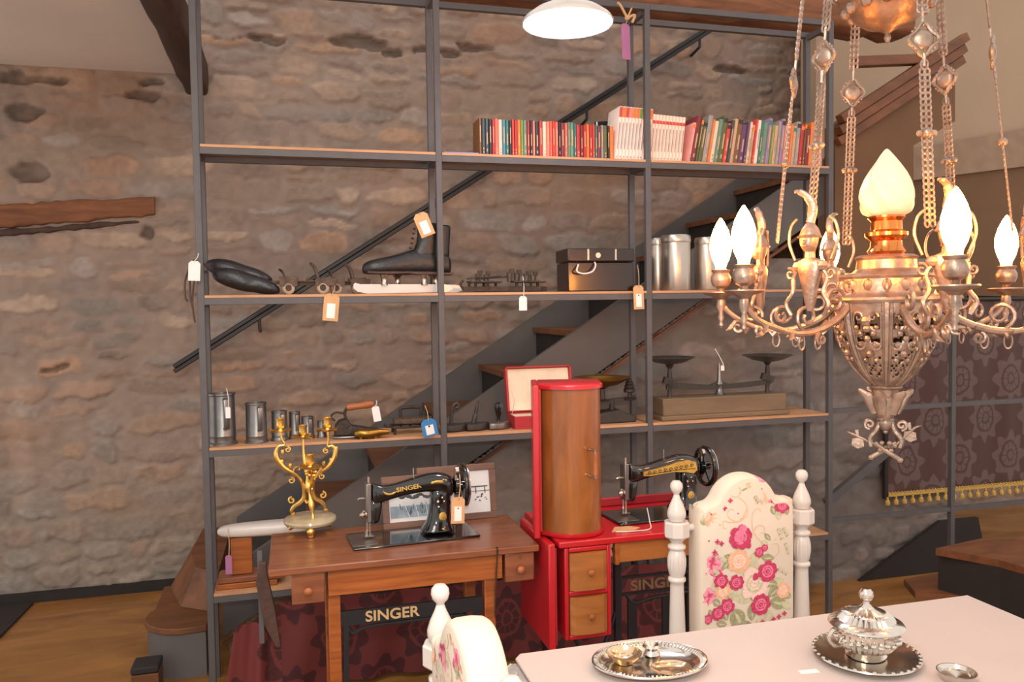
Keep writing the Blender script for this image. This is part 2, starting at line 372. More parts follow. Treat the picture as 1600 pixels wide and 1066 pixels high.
# ------------------------------------------------------------------ setting: floor, walls, ceiling
WY = 1.40
def vnoise(nx, nz, cx, cz, seed):
    g = np.random.RandomState(seed).rand(cz+2, cx+2)
    x = np.linspace(0, cx, nx); z = np.linspace(0, cz, nz)
    xi = np.minimum(x.astype(int), cx); zi = np.minimum(z.astype(int), cz)
    fx = x-xi; fz = z-zi; fx = fx*fx*(3-2*fx); fz = (fz*fz*(3-2*fz))[:, None]
    a = g[np.ix_(zi, xi)]; b_ = g[np.ix_(zi, xi+1)]; c = g[np.ix_(zi+1, xi)]; d = g[np.ix_(zi+1, xi+1)]
    return (a*(1-fx)+b_*fx)*(1-fz) + (c*(1-fx)+d*fx)*fz - .5
def stone_wall(name, x0, x1, z0, z1, step=.0115, WY=WY, niches=(), grey=0, keep=None, seed=11):
    nx = int((x1-x0)/step); nz = int((z1-z0)/step)
    X = np.linspace(x0, x1, nx); Z = np.linspace(z0, z1, nz)
    GX, GZ = np.meshgrid(X, Z)
    wx, wz = x1-x0, z1-z0
    n1 = vnoise(nx, nz, int(wx/.09), int(wz/.07), 1); n2 = vnoise(nx, nz, int(wx/.035), int(wz/.03), 2)
    n3 = vnoise(nx, nz, int(wx/.09), int(wz/.07), 3); n4 = vnoise(nx, nz, int(wx/.035), int(wz/.03), 4)
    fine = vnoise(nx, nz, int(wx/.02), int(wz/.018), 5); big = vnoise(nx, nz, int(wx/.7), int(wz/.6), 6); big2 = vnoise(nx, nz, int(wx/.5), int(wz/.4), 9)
    DX = GX + n1*.05 + n2*.02; DZ = GZ + n3*.035 + n4*.018
    hgt = n1*.007 + n2*.004 + fine*.002
    mort = np.array([lin(146), lin(128), lin(116)])
    col = np.ones((nz, nx, 4)); col[..., :3] = mort*(1+.22*big[..., None]+.25*n2[..., None])
    r = random.Random(seed); z = z0-.05
    pal = [(158, 134, 116), (146, 124, 108), (168, 146, 128), (146, 122, 106), (134, 124, 116), (160, 130, 108), (134, 118, 106), (150, 140, 132)]
    while z < z1:
        h = r.uniform(.075, .15); x = x0-r.uniform(0, .2)
        while x < x1:
            wd = r.uniform(.13, .40)*(.8 if h < .1 else 1)
            sub = [(z, h)]
            if h > .125 and r.random() < .35: sub = [(z, h*.48), (z+h*.5, h*.48)]
            for zz, hh in sub:
                if r.random() < .10: continue
                cx_, cz_ = x+wd/2, zz+hh/2+r.uniform(-.012, .012)
                ax_, az_ = (wd-.022)/2*r.uniform(.86, 1), (hh-.016)/2*r.uniform(.8, 1.02)
                i0 = max(0, int((cx_-wd*.75-x0)/step)); i1 = min(nx, int((cx_+wd*.75-x0)/step))
                j0 = max(0, int((cz_-hh*.9-z0)/step)); j1 = min(nz, int((cz_+hh*.9-z0)/step))
                if i1 <= i0 or j1 <= j0: continue
                tl = r.uniform(-.08, .08)
                u = (DX[j0:j1, i0:i1]-cx_)/ax_; v = (DZ[j0:j1, i0:i1]-cz_-tl*(DX[j0:j1, i0:i1]-cx_))/az_
                p = r.uniform(2.4, 4.2)
                d = (np.abs(u)**p+np.abs(v)**p)**(1/p)
                s = np.clip((1.09-d)/.24, 0, 1); s = s*s*(3-2*s)
                pr = r.uniform(.003, .013)
                tilt = r.uniform(-.006, .006)*v
                blk = hgt[j0:j1, i0:i1]; groove = np.exp(-((d-1.1)/.10)**2)*r.uniform(.0, .0028)
                hgt[j0:j1, i0:i1] = blk*(1-s*.3) + s*(pr+tilt) - groove
                pc = np.array([lin(q) for q in r.choice(pal)])*r.uniform(.92, 1.24)
                mixf = (s*r.uniform(.5, 1.0))[..., None]
                nn = (1+.35*n1[j0:j1, i0:i1]+.3*fine[j0:j1, i0:i1])[..., None]
                col[j0:j1, i0:i1, :3] = col[j0:j1, i0:i1, :3]*(1-mixf)+pc*nn*mixf
            x += wd
        z += h
    # random ochre tint across the stones
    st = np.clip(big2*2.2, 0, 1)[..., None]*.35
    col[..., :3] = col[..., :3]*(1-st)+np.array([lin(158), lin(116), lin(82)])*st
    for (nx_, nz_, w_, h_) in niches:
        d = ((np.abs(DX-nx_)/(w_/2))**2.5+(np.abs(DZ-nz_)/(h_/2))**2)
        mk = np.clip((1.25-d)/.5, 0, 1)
        hgt -= mk*.03; col[..., :3] *= (1-.45*mk*(.6+.8*np.clip(n2+.5, 0, 1)))[..., None]  # carves the recess and darkens its shade into the stone colour
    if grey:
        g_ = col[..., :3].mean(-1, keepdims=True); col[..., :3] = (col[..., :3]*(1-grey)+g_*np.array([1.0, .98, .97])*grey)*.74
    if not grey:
        sk = np.exp(-((GX+1.37)/.05)**2)*np.clip((1.35-GZ)*3, 0, 1)*np.clip((GZ-.25)*4, 0, 1)*.28  # pale vertical streak near the left end of the wall
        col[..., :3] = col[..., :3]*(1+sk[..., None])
    lowg = np.clip(1-(GZ/1.1), 0, 1)[..., None]*.55*np.clip(1.2-GX, 0, 1)[..., None]
    col[..., :3] = col[..., :3]*(1-lowg)+np.array([lin(142), lin(136), lin(124)])*(1+.5*fine[..., None])*lowg
    V = np.empty((nz, nx, 3)); V[..., 0] = GX; V[..., 1] = WY-hgt; V[..., 2] = GZ
    idx = np.arange(nx*nz).reshape(nz, nx)
    Fq = np.stack([idx[:-1, :-1], idx[:-1, 1:], idx[1:, 1:], idx[1:, :-1]], -1).reshape(-1, 4)
    if keep is not None:
        cxk = (GX[:-1, :-1]).reshape(-1); czk = (GZ[:-1, :-1]).reshape(-1); Fq = Fq[keep(cxk, czk)]
    me = bpy.data.meshes.new(name)
    me.vertices.add(nx*nz); me.vertices.foreach_set('co', V.reshape(-1))
    me.loops.add(Fq.size); me.loops.foreach_set('vertex_index', Fq.reshape(-1).astype(np.int32))
    me.polygons.add(len(Fq)); me.polygons.foreach_set('loop_start', np.arange(0, Fq.size, 4, dtype=np.int32))
    me.update(); me.validate()
    at_ = me.color_attributes.new('stone', 'FLOAT_COLOR', 'POINT'); at_.data.foreach_set('color', col.reshape(-1))
    me.shade_smooth()
    m = bpy.data.materials.new('rubble_stone'); m.use_nodes = True; nt = m.node_tree; b = nt.nodes['Principled BSDF']
    a = nt.nodes.new('ShaderNodeAttribute'); a.attribute_name = 'stone'
    nt.links.new(a.outputs['Color'], b.inputs['Base Color']); b.inputs['Roughness'].default_value = .8
    b.inputs['Specular IOR Level'].default_value = .35
    no = nt.nodes.new('ShaderNodeTexNoise'); no.inputs['Scale'].default_value = 45; no.inputs['Detail'].default_value = 5
    tc = nt.nodes.new('ShaderNodeTexCoord'); nt.links.new(tc.outputs['Object'], no.inputs['Vector'])
    bu = nt.nodes.new('ShaderNodeBump'); bu.inputs['Strength'].default_value = .5; bu.inputs['Distance'].default_value = .008
    nt.links.new(no.outputs['Fac'], bu.inputs['Height']); nt.links.new(bu.outputs[0], b.inputs['Normal'])
    me.materials.append(m)
    o = bpy.data.objects.new(name, me); sc.collection.objects.link(o); return struct(o)
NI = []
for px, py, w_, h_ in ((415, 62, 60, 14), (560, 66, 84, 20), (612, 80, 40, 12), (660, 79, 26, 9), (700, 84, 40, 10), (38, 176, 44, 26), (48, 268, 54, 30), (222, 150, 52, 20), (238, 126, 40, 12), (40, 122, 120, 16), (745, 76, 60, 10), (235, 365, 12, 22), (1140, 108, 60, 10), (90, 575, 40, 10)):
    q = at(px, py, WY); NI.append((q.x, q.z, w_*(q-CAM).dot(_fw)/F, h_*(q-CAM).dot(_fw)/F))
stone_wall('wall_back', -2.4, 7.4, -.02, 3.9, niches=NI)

struct(MB().box(-3, 8, -5, 1.5, -.06, 0).build('floor', M['floor'], smooth=False))
struct(MB().box(-3, -.5, -.9, 1.5, 2.765, 2.85).build('ceiling', M['plaster'], smooth=False))
struct(MB().box(-2.4, -.62, WY-.05, WY, 0, .045).build('baseboard_back', M['dark'], smooth=False))
# plaster wall on the right, above and behind the chandelier
b = MB(); b.prism([(3.05, 2.02), (6.2, 2.49), (6.2, 4.2), (3.05, 4.2)], .95, 1.1)
struct(b.build('wall_right', M['plaster2'], smooth=False))
u1, u2, l1, l2 = at(1400, 238, .9), at(1640, 194, .9), at(1400, 285, .9), at(1640, 255, .9)
b = MB(); b.prism([(l1.x, l1.z), (l2.x, l2.z), (u2.x, u2.z), (u1.x, u1.z)], .90, 1.1)
struct(b.build('trim_1', mat('beige_plaster_band', (146, 120, 98), .9), smooth=False))

def rough_beam(name, x0, x1, y0, y1, z0, z1, m, axis='x', n=24, amp=.012, seed=3, slope=0.0, taper=None):
    r = random.Random(seed); secs = []
    for i in range(n+1):
        t = i/n; c = x0+(x1-x0)*t
        cy, cz = (y0+y1)/2+r.uniform(-amp, amp)*.5, (z0+z1)/2+slope*(c-x0)+r.uniform(-amp, amp)*.5
        k = 1.0
        if taper: k = taper(t)
        hy, hz = (y1-y0)/2*k+r.uniform(-amp, amp)*.5, (z1-z0)/2*k+r.uniform(-amp, amp)
        if axis == 'x': secs.append(sq((c, cy, cz), hy, hz, 16, 5, 'yz'))
        else: secs.append(sq((cy, c, cz), hy, hz, 16, 5, 'xz'))
    o = MB().loft(secs).build(name, m, angle=50); return o
b = MB(); b.prism([(3.05, 1.15), (6.2, 1.15), (6.2, l2.z+.3), (l2.x, l2.z+.02), (l1.x, l1.z+.02), (3.05, l1.z-.05)], .93, .945)
struct(b.build('trim_2', M['brownpanel'], smooth=False))
# timber lintel in the stone wall at the left
a = at(-120, 352, WY); c = at(243, 328, WY)
o = rough_beam('lintel_beam', a.x, c.x, WY-.05, WY+.05, a.z-.050, a.z+.085, M['beam'], n=30, amp=.006, seed=5, slope=(c.z-a.z)/(c.x-a.x), taper=lambda t: 1-.28*t)
tag(o, 'cracked reddish timber lintel set in the stone wall at far left', 'beam')
o2 = rough_beam('lintel_underside', a.x, c.x-.03, WY-.035, WY+.05, a.z-.095, a.z-.055, M['dbeam'], n=26, amp=.005, seed=6, slope=(c.z-a.z)/(c.x-a.x)+.018, taper=lambda t: 1-.5*t); o2.parent = o; o2.name = 'split_edge'
# ceiling joist running away from the camera
o = rough_beam('ceiling_joist', -.95, WY+.02, -.53, -.40, 2.66, 2.85, M['dbeam'], axis='y', n=14, amp=.006, seed=8)
tag(o, 'dark brown ceiling joist ending above the left shelf post', 'beam')
# long beam over the shelf
o = rough_beam('header_beam', -.36, 3.12, .22, .44, 2.87, 3.13, M['beam'], n=40, amp=.016, seed=12)
tag(o, 'long rough red-brown beam across the top above the bookshelf', 'beam')

# ------------------------------------------------------------------ shelving rack
X0, BW, RD = -.333, .9253, .1755
PX = [X0+BW*i for i in range(4)]
SH = [2.129, 1.558, .973, .405]
rack = thing('shelving_rack', 'tall dark grey steel shelving rack with pale wood shelves', 'shelf', (PX[0], 0, 0))
O = Vector((PX[0], 0, 0))
T = .0125
for x in PX:
    for y in (0, RD):
        MB().box(x-T-O.x, x+T-O.x, y-T, y+T, 0, 2.80).build('post', M['frame'], rack, bevel=.002)
for z in SH+[2.80]:
    for i in range(3):
        for y in (0, RD):
            if z > 2.5: MB().box(PX[i]+T-O.x, PX[i+1]-T-O.x, y-T, y+T, z-.025, z).build('rail', M['frame'], rack)
            else: MB().box(PX[i]+T-O.x, PX[i+1]-T-O.x, y-T, y+T, z-.036, z-.011).build('rail', M['frame'], rack)
    if z < 2.5:
        for i in range(3):
            MB().box(PX[i]+T-O.x+.001, PX[i+1]-T-O.x-.001, -T-.002, .268, z-.0105, z).build('shelf_board', M['shelf'], rack, bevel=.001)
    for x in PX:
        MB().box(x-T*.8-O.x, x+T*.8-O.x, T, RD-T, z-.036, z-.012).build('side_rail', M['frame'], rack)

# lighter frame continuing to the right
g0 = at(1487, 700, .03); gx = g0.x
ex = thing('wall_frame', 'thin dark steel frame carrying on to the right of the shelving rack', 'frame', (gx, .03, 0))
MB().box(-.012, .012, -.012, .012, 0, at(1487, 500, .03).z).build('post', M['frame'], ex)
zr1 = at(1487, 632, .03).z; zr2 = at(1487, 795, .03).z
for z in (zr1, zr2):
    MB().box(PX[3]+T+.004-gx, -.0125, -.010, .010, z-.011, z+.011).build('rail', M['frame'], ex)
    MB().box(.0125, .9, -.010, .010, z-.011, z+.011).build('rail', M['frame'], ex)

# ------------------------------------------------------------------ staircase behind the rack
SL = .625
def ztop(x): return 1.51 + SL*(x-1.51)
stair = thing('staircase', 'straight grey steel staircase with brown wooden treads climbing right behind the shelves', 'staircase', (-.32, .35, 0))
SO = Vector((-.32, .35, 0))
YN, YF = .36, 1.33
def pr(out, y0, y1, name, m, par=stair, **k):
    return MB().prism([(a-SO.x, b_) for a, b_ in out], y0-SO.y, y1-SO.y).build(name, m, par, smooth=False, **k)
xe = 2.98
pr([(-.32, 0), (-.32, .12), (-.32, ztop(-.32)), (xe, ztop(xe)), (xe, ztop(xe)-.29), (-.32, .095)] if False else
   [(-.32, .10), (-.32, ztop(-.32)+.0), (xe, ztop(xe)), (xe, ztop(xe)-.28)], YN-.015, YN+.015, 'near_stringer', M['stair'])
pr([(-.32, .04), (-.32, ztop(-.32)), (xe, ztop(xe)), (xe, ztop(xe)-.28)], YF, YF+.03, 'far_stringer', M['stair'])
RUN = .335; RISE = .209
for i in range(9):
    x = .06+RUN*i; zt = ztop(x)-.07
    pr([(x-.02, zt-.03), (x+RUN+.01, zt-.03), (x+RUN+.01, zt), (x-.02, zt)], YN+.017, YF-.002, 'tread', M['tread'])
    pr([(x-.0, zt-RISE), (x+.015, zt-RISE), (x+.015, zt-.031), (x-.0, zt-.031)], YN+.018, YF-.003, 'riser', M['dark'])
# brown boarding closing the upper flight, with three stepped rails on its top
bo = thing('upper_stair_boarding', 'plain brown boarded side of the upper stair behind the chandelier chains', 'panel', (2.75, .22, 0))
y = .27
p1, p2, p3 = at(1303, 190, y), at(1490, 62, y), at(1490, 190, y)
MB().prism([(p1.x-2.75, p1.z-.02), (p2.x-2.75, p2.z-.02), (p3.x-2.75, p3.z), (at(1425, 228, y).x-2.75, at(1425, 228, y).z), (at(1425, 800, y).x-2.75, 1.30), (p1.x-2.75, 1.30)], .04, .1245).build('panel', M['brownpanel'], bo, smooth=False)
for k in range(3):
    dz = -.055*k
    MB().bar((p1.x-2.75, .04-.02*(3-k)*.6, p1.z+dz), (p2.x-2.75+.03, .04-.02*(3-k)*.6, p2.z+dz), .05, .045).build('moulding', M['tread'], bo, bevel=.004)
MB().bar((at(1330, 100, y).x-2.75, .02, at(1330, 100, y).z), (at(1478, 88, y).x-2.75, .02, at(1478, 88, y).z-.02), .05, .05).build('cross_timber', M['tread'], bo, bevel=.004)

# hand rail on the stone wall (short brackets)
RY = WY-.13
ra, rb = at(272, 577, RY), at(1130, 32, RY)
hr = thing('handrail', 'black steel handrail rising along the stone wall behind the shelves', 'handrail', ra)
MB().bar((0, 0, .014), rb-ra+Vector((0, 0, .014)), .04, .024).build('rail', M['rail'], hr, bevel=.005)
MB().bar((0, .006, -.012), rb-ra+Vector((0, .006, -.012)), .03, .024).build('lower_bar', M['rail'], hr, bevel=.004)
for t in (.135, .42, .72, .95):
    q = (rb-ra)*t
    MB().tube([q+Vector((0, 0, -.02)), q+Vector((.0, 0, -.07)), q+Vector((.0, .115, -.09))], .009, 8).build('bracket', M['rail'], hr)
# sloping tube further right, low
a = at(1290, 786, .22); b_ = at(1392, 700, .22)
o = MB().bar((0, 0, 0), Vector(b_)-Vector(a), .03, .04).build('brace', M['frame'], None); o.location = a
o.name = 'diagonal_brace'; tag(o, 'short dark diagonal steel brace low to the right of the rack', 'brace')

# recessed grey painted rubble under the stair
def small_stone(name, x0, x1, zfun, y, m, parent=None):
    nx, nz = int((x1-x0)/.03), 45
    r = random.Random(4); vs = []; fs = []
    nn = vnoise(nx+1, nz+1, int((x1-x0)/.17), 9, 21)+.5*vnoise(nx+1, nz+1, int((x1-x0)/.07), 20, 22)
    for j in range(nz+1):
        for i in range(nx+1):
            x = x0+(x1-x0)*i/nx; zt = zfun(x); vs.append((x, y-.03*nn[j, i], zt*j/nz))
    for j in range(nz):
        for i in range(nx):
            a = j*(nx+1)+i; fs.append((a, a+1, a+nx+2, a+nx+1))
    return MB().add(vs, fs).build(name, m, parent, angle=80)
M['greywall'] = mat('grey_washed_rubble', (104, 102, 102), .85, 0, .2, 5, .4, 20)
xr_ = at(1468, 815, .46).x
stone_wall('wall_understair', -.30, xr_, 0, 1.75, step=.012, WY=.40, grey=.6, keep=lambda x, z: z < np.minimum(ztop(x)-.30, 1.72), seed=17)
MB().bar((0, -.014, ztop(-.32)-.30), (2.9, -.014, ztop(2.58)-.30), .012, .014).build('edge_strip', M['tread'], stair)

# winder steps at the foot of the stair, bottom left
ws = thing('winder_steps', 'curved grey and brown wooden winder steps at the foot of the staircase', 'steps', (-.45, .3, 0))
def arc(cx, cy, r, a0, a1, n=14): return [(cx+r*math.cos(R(a0+(a1-a0)*i/n)), cy+r*math.sin(R(a0+(a1-a0)*i/n))) for i in range(n+1)]
A = at(262, 975, .30); B = at(345, 1010, .12)
zst = at(262, 972, .30).z
foot = [(.075, -.105)] + [(p[0], p[1]) for p in arc(.0, .06, .17, 262, 150)] + [(-.14, .45), (.075, .45)]
MB().prism(foot, 0, zst-.02, 'xy').build('curved_riser', M['stair'], ws)
top = [(.08, -.11)] + [(p[0], p[1]) for p in arc(.0, .06, .18, 262, 150)] + [(-.16, .45), (.08, .45)]
MB().prism(top, zst-.018, zst+.008, 'xy').build('lower_tread', M['tread'], ws, bevel=.004)
up = [(.11, .02), (-.05, .14), (-.13, .42), (-.11, .9), (.11, .9)]
MB().loft([[Vector((a, b_, zst+.010)) for a, b_ in up], [Vector((a+(.11-a)*.36, b_+(.9-b_)*.12, zst+.15)) for a, b_ in up]]).build('upper_riser', M['tread'], ws, smooth=False)
# small low box by the steps
p = at(238, 1045, .12)
bx = thing('floor_box', 'small brown and black box on the floor beside the winder steps', 'box', (p.x-.02, .12, 0))
MB().box(-.05, .05, -.05, .06, 0, p.z+.0).build('body', M['tread'], bx, bevel=.004)
MB().box(-.052, .052, -.052, .062, p.z+.001, p.z+.03).build('lid', M['dark'], bx, bevel=.008)

# wooden landing steps, low right
ls = thing('landing_steps', 'dark wooden landing steps low down at the far right', 'steps', (3.0, .5, 0))
def slab(pts, z, th, name, m):
    q = [atz(px, py, z) for px, py in pts]
    return MB().prism([(p.x-3.0, p.y-.5) for p in q], z-th, z, 'xy').build(name, m, ls, smooth=False)
slab([(1462, 857), (1540, 840), (1700, 850), (1700, 915), (1560, 875)], .42, .03, 'upper_tread', M['tread'])
q = [atz(px, py, .41) for px, py in [(1466, 858), (1540, 843), (1700, 853), (1700, 918), (1563, 880)]]
MB().prism([(p.x-3.0, p.y-.5) for p in q], .0, .389, 'xy').build('body', M['dark'], ls, smooth=False)
slab([(1412, 905), (1480, 893), (1555, 905), (1560, 935), (1430, 925)], .23, .03, 'lower_tread', M['tread'])
a1, a2, a3 = at(1335, 952, .39), at(1462, 812, .39), at(1500, 952, .39)
MB().prism([(a1.x-3, max(0, a1.z)), (a2.x-3, a2.z), (a2.x-3+.25, a2.z), (a3.x-3+.15, max(0, a3.z))], -.150, -.125).build('stringer', M['dark'], ls, smooth=False)
p = at(1580, 805, .55)
o = MB().box(-.08, .30, -.09, .10, -.035, .04).build('white_box', M['plaster2'], None, bevel=.003)
o.location = (p.x, .62, .4555); tag(o, 'pale box lying on the landing steps at the right edge', 'box')
p = at(1600, 870, .4)

# ------------------------------------------------------------------ tags
def tie_tag(px, py, Y, w, h, m, label, col='kraft', sticker=True, tilt=0, dot=None, top=None, group=None, strn='string', yaw=0):
    """swing tag whose top centre is seen at px,py, hanging at depth Y; string runs up to top (px,py,Y)"""
    p = at(px, py, Y); t = thing('swing_tag', label, 'tag', p, yaw, group)
    Rm = Matrix.Rotation(tilt, 3, 'Y'); c = w*.22
    out = [(-w/2+c, 0), (w/2-c, 0), (w/2, -c), (w/2, -h), (-w/2, -h), (-w/2, -c)]
    MB().prism(out, -.0012, .0012, M=Rm).build('card', m, t, smooth=False)
    if sticker:
        MB().prism([(-w*.27, -h*.36), (w*.27, -h*.36), (w*.27, -h*.9), (-w*.27, -h*.9)], -.0022, -.0013, M=Rm).build('sticker', M['paper'], t, smooth=False)
    if dot:
        MB().ball(Rm @ Vector((0, -.0026, -h*.42)), w*.065, 10, sy=.3).build('dot', M[dot], t)
    if top:
        q = at(*top)-p; k = Rm @ Vector((0, -.002, -w*.14))
        MB().tube(spline([k, k*.3+Vector((.002, -.003, .004)), q*.5+Vector((.004, -.002, 0)), q]), .0016, 5).build('string', M[strn], t)
    return t
fy = -T-.006
tie_tag(519, 459, fy, .060, .108, M['kraft'], 'brown kraft tag with white label tied to the rusty roller skate', top=(523, 447, -.01), tilt=.10)
tie_tag(655, 333, -.03, .060, .098, M['kraft'], 'tilted kraft tag with white label tied to the black ice skates', tilt=-.38, top=(668, 341, .04))
tie_tag(817, 463, fy, .034, .060, M['paper'], 'small white tag hanging below the middle shelf under the rusty skates', sticker=False, top=(817, 432, .02), strn='wstring')
tie_tag(997, 446, -.03, .048, .104, M['kraft'], 'kraft tag with black dot hanging from the dark lacquered box', dot='black', top=(996, 414, .03), tilt=-.04)
tie_tag(304, 408, -.045, .042, .074, M['paper'], 'white tag hanging over the left post from the black leather boots', sticker=False, top=(310, 396, -.03), tilt=.05, strn='wstring')
tie_tag(356, 636, .00, .018, .044, M['paper'], 'narrow white tag on the largest pewter measure', sticker=False, top=(354, 607, .00), strn='wstring')
tie_tag(586, 635, -.02, .030, .062, M['paper'], 'white tag hanging on the wooden handle of the charcoal iron', sticker=False, tilt=-.15, top=(588, 626, .01), strn='wstring')
tie_tag(668, 655, -.03, .062, .072, M['bluecard'], 'bright blue tag with white label hanging from the iron trivet', dot='black', tilt=-.2, top=(664, 634, -.01))
tie_tag(1129, 571, -.02, .016, .024, M['paper'], 'tiny white tag on a thread tied to the two-pan balance', sticker=False, top=(1117, 545, .02), strn='wstring')
tie_tag(977, 37, -.03, .048, .150, M['purple'], 'long purple tag hanging from a string bow at the top of the rack', sticker=False, top=(980, 28, -.03), tilt=-.03, yaw=.35)
p = at(980, 28, -.03)
b = MB(); b.tube(spline([(0, 0, 0), (-.03, 0, .05), (-.045, 0, .06)]), .006, 6); b.tube(spline([(0, 0, 0), (.03, -.01, .01), (.02, -.005, -.02)]), .006, 6); b.ball((0, 0, 0), .012, 8)
b.tube(spline([(0, 0, 0), (.015, 0, .03), (.03, .02, .05)]), .004, 6)
o = b.build('string_bow', M['string'], loc=p); tag(o, 'frayed jute bow tied at the top of the third post', 'string')

# ------------------------------------------------------------------ books on the top shelf
ztop1 = SH[0]+.0005
cmap = {'slate': (66, 74, 78), 'brown': (120, 80, 40), 'crimson': (176, 50, 52), 'coral': (216, 108, 92), 'cream': (216, 196, 170), 'blue': (76, 128, 152), 'teal': (60, 116, 108), 'orange': (224, 120, 48), 'green': (124, 148, 70), 'black': (44, 42, 46), 'salmon': (224, 128, 108), 'sage': (104, 132, 110), 'scarlet': (198, 66, 54), 'white': (236, 218, 206), 'maroon': (120, 44, 48), 'olive': (92, 94, 54), 'grey': (150, 142, 138), 'purple': (96, 60, 96), 'tan': (196, 158, 124), 'pink': (220, 150, 144), 'lilac': (146, 120, 150), 'ivory': (240, 214, 196)}
bmat = {}
def bm_(c):
    if c not in bmat: bmat[c] = mat('book_cover_'+c, cmap[c], .5, 0, .08, 20)
    return bmat[c]
ordn = ['first', 'second', 'third', 'fourth', 'fifth', 'sixth', 'seventh', 'eighth', 'ninth', 'tenth']
def nth(k):
    tens = ['', 'tenth', 'twentieth', 'thirtieth']; tn = ['', '', 'twenty', 'thirty', 'forty']
    sp = ['eleventh', 'twelfth', 'thirteenth', 'fourteenth', 'fifteenth', 'sixteenth', 'seventeenth', 'eighteenth', 'nineteenth']
    if k <= 10: return ordn[k-1]
    if k < 20: return sp[k-11]
    if k % 10 == 0: return ['twentieth', 'thirtieth', 'fortieth'][k//10-2]
    return tn[k//10]+'-'+ordn[k % 10-1]
def book(xl, xr, h, dp, col, title, lean=0, top=None, name='book', y0=.0135, z=ztop1):
    w_ = xr-xl; b = MB(); wh = w_/2-.0003
    out = [(-wh, .004), (-wh*.55, .0), (wh*.55, .0), (wh, .004), (wh, dp), (wh-.0015, dp), (wh-.0015, .006), (-wh+.0015, .006), (-wh+.0015, dp), (-wh, dp)]
    b.prism(out, 0, h, 'xy')
    b.mi = 1; b.box(-wh+.0016, wh-.0016, .0062, dp-.004, .003, h-.003)
    b.mi = 2
    for (u, v_) in title: b.box(-wh*.28, wh*.28, -.0008, .0005, h*u, h*v_)
    b.mi = 3
    if top: b.box(-wh*.86, wh*.86, -.0009, .0005, h*top[1], h*top[2])
    cols = [bm_(col), M['cream'], bm_('tan') if col not in ('white', 'ivory', 'cream', 'pink', 'tan') else bm_('grey'), bm_(top[0]) if top else bm_(col)]
    o = b.build(name, cols, angle=50)
    o.location = ((xl+xr)/2, y0, z+(abs(math.sin(lean))*wh if lean else 0)); o.rotation_euler = (0, lean, 0)
    return o
rb = random.Random(21)
def titles(r, col):
    k = r.random()
    if k < .4: return [(.1, .18), (.3, .62)]
    if k < .7: return [(.06, .11), (.15, .2)]
    return [(.35, .8)]
# small hardbacks, photo x 750-962
seq1 = ['brown', 'slate', 'slate', 'black', 'crimson', 'coral', 'cream', 'blue', 'teal', 'black', 'scarlet', 'crimson', 'orange', 'green', 'sage', 'crimson', 'black', 'salmon', 'black', 'crimson', 'cream', 'salmon', 'coral', 'scarlet', 'coral', 'black', 'maroon', 'coral', 'sage', 'sage', 'teal', 'crimson', 'maroon', 'crimson', 'orange', 'crimson', 'scarlet', 'teal', 'maroon', 'grey', 'olive', 'black', 'orange']
xa, xb = at(750, 240, 0).x, at(961, 245, 0).x
ws_ = [rb.uniform(.8, 1.25) for _ in seq1]; tot = sum(ws_); x = xa
for k, c in enumerate(seq1):
    x2 = x+(xb-xa)*ws_[k]/tot
    o = book(x, x2, .150+rb.uniform(-.003, .003)-(.006 if k > 30 else 0), .115, c, titles(rb, c), name='small_book')
    tag(o, 'small %s hardback, %s from the left in the row of small books' % (c, nth(k+1)), 'book', 'small hardbacks on the top shelf')
    x = x2
# taller white series and the leaning colourful ones, photo x 965-1290
seq2 = ['white']*6+['white']*4+['ivory']*10
tops = ['scarlet', 'orange', 'scarlet', 'salmon', 'orange', 'orange', 'green', 'green', 'orange', 'orange']
xa, xb = at(961, 247, 0).x+.004, at(1068, 252, 0).x
x = xa; n2 = len(seq2)
for k, c in enumerate(seq2):
    x2 = x+(xb-xa)/n2*(1.0)
    h_ = .232-.0006*k if k < 10 else .205-.0008*(k-10)
    o = book(x, x2-.0006, h_, .13, c, [(.04, .07), (.2, .7)], R(6.5), (tops[k], .80, .985) if k < 10 else ('scarlet', .80, .87), name='tall_book')
    tag(o, ('tall white paperback with %s cap, %s from the left of the white series' % (tops[k], nth(k+1))) if k < 10 else ('ivory paperback with red band, %s from the left of the red banded series' % nth(k-9)), 'book', 'white paperbacks on the top shelf')
    x = x2
seq3 = ['pink', 'maroon', 'olive', 'olive', 'grey', 'orange', 'cream', 'sage', 'olive', 'scarlet', 'slate', 'tan', 'brown', 'purple', 'purple', 'cream', 'tan', 'scarlet', 'ivory', 'teal', 'sage', 'lilac', 'green', 'tan', 'grey', 'lilac', 'pink', 'orange', 'orange', 'tan', 'grey', 'crimson', 'brown', 'maroon', 'orange', 'tan', 'pink']
xa, xb = at(1076, 252, 0).x, at(1289, 261, 0).x-.012
ws_ = [rb.uniform(.7, 1.35) for _ in seq3]; tot = sum(ws_); x = xa
for k, c in enumerate(seq3):
    x2 = x+(xb-xa)*ws_[k]/tot; lean = R(11-6*k/len(seq3))
    if k == len(seq3)-1: lean = R(1); x += .014; x2 += .010
    o = book(x, x2-.0008, rb.uniform(.178, .215) if k < 36 else .15, .13, c, titles(rb, c), lean, (rb.choice(['cream', 'orange', 'teal', 'black']), .86, .95) if rb.random() < .4 else None, name='leaning_book')
    tag(o, 'leaning %s paperback, %s from the left among the mixed colourful books' % (c, nth(k+1)), 'book', 'mixed books at the right of the top shelf')
    x = x2
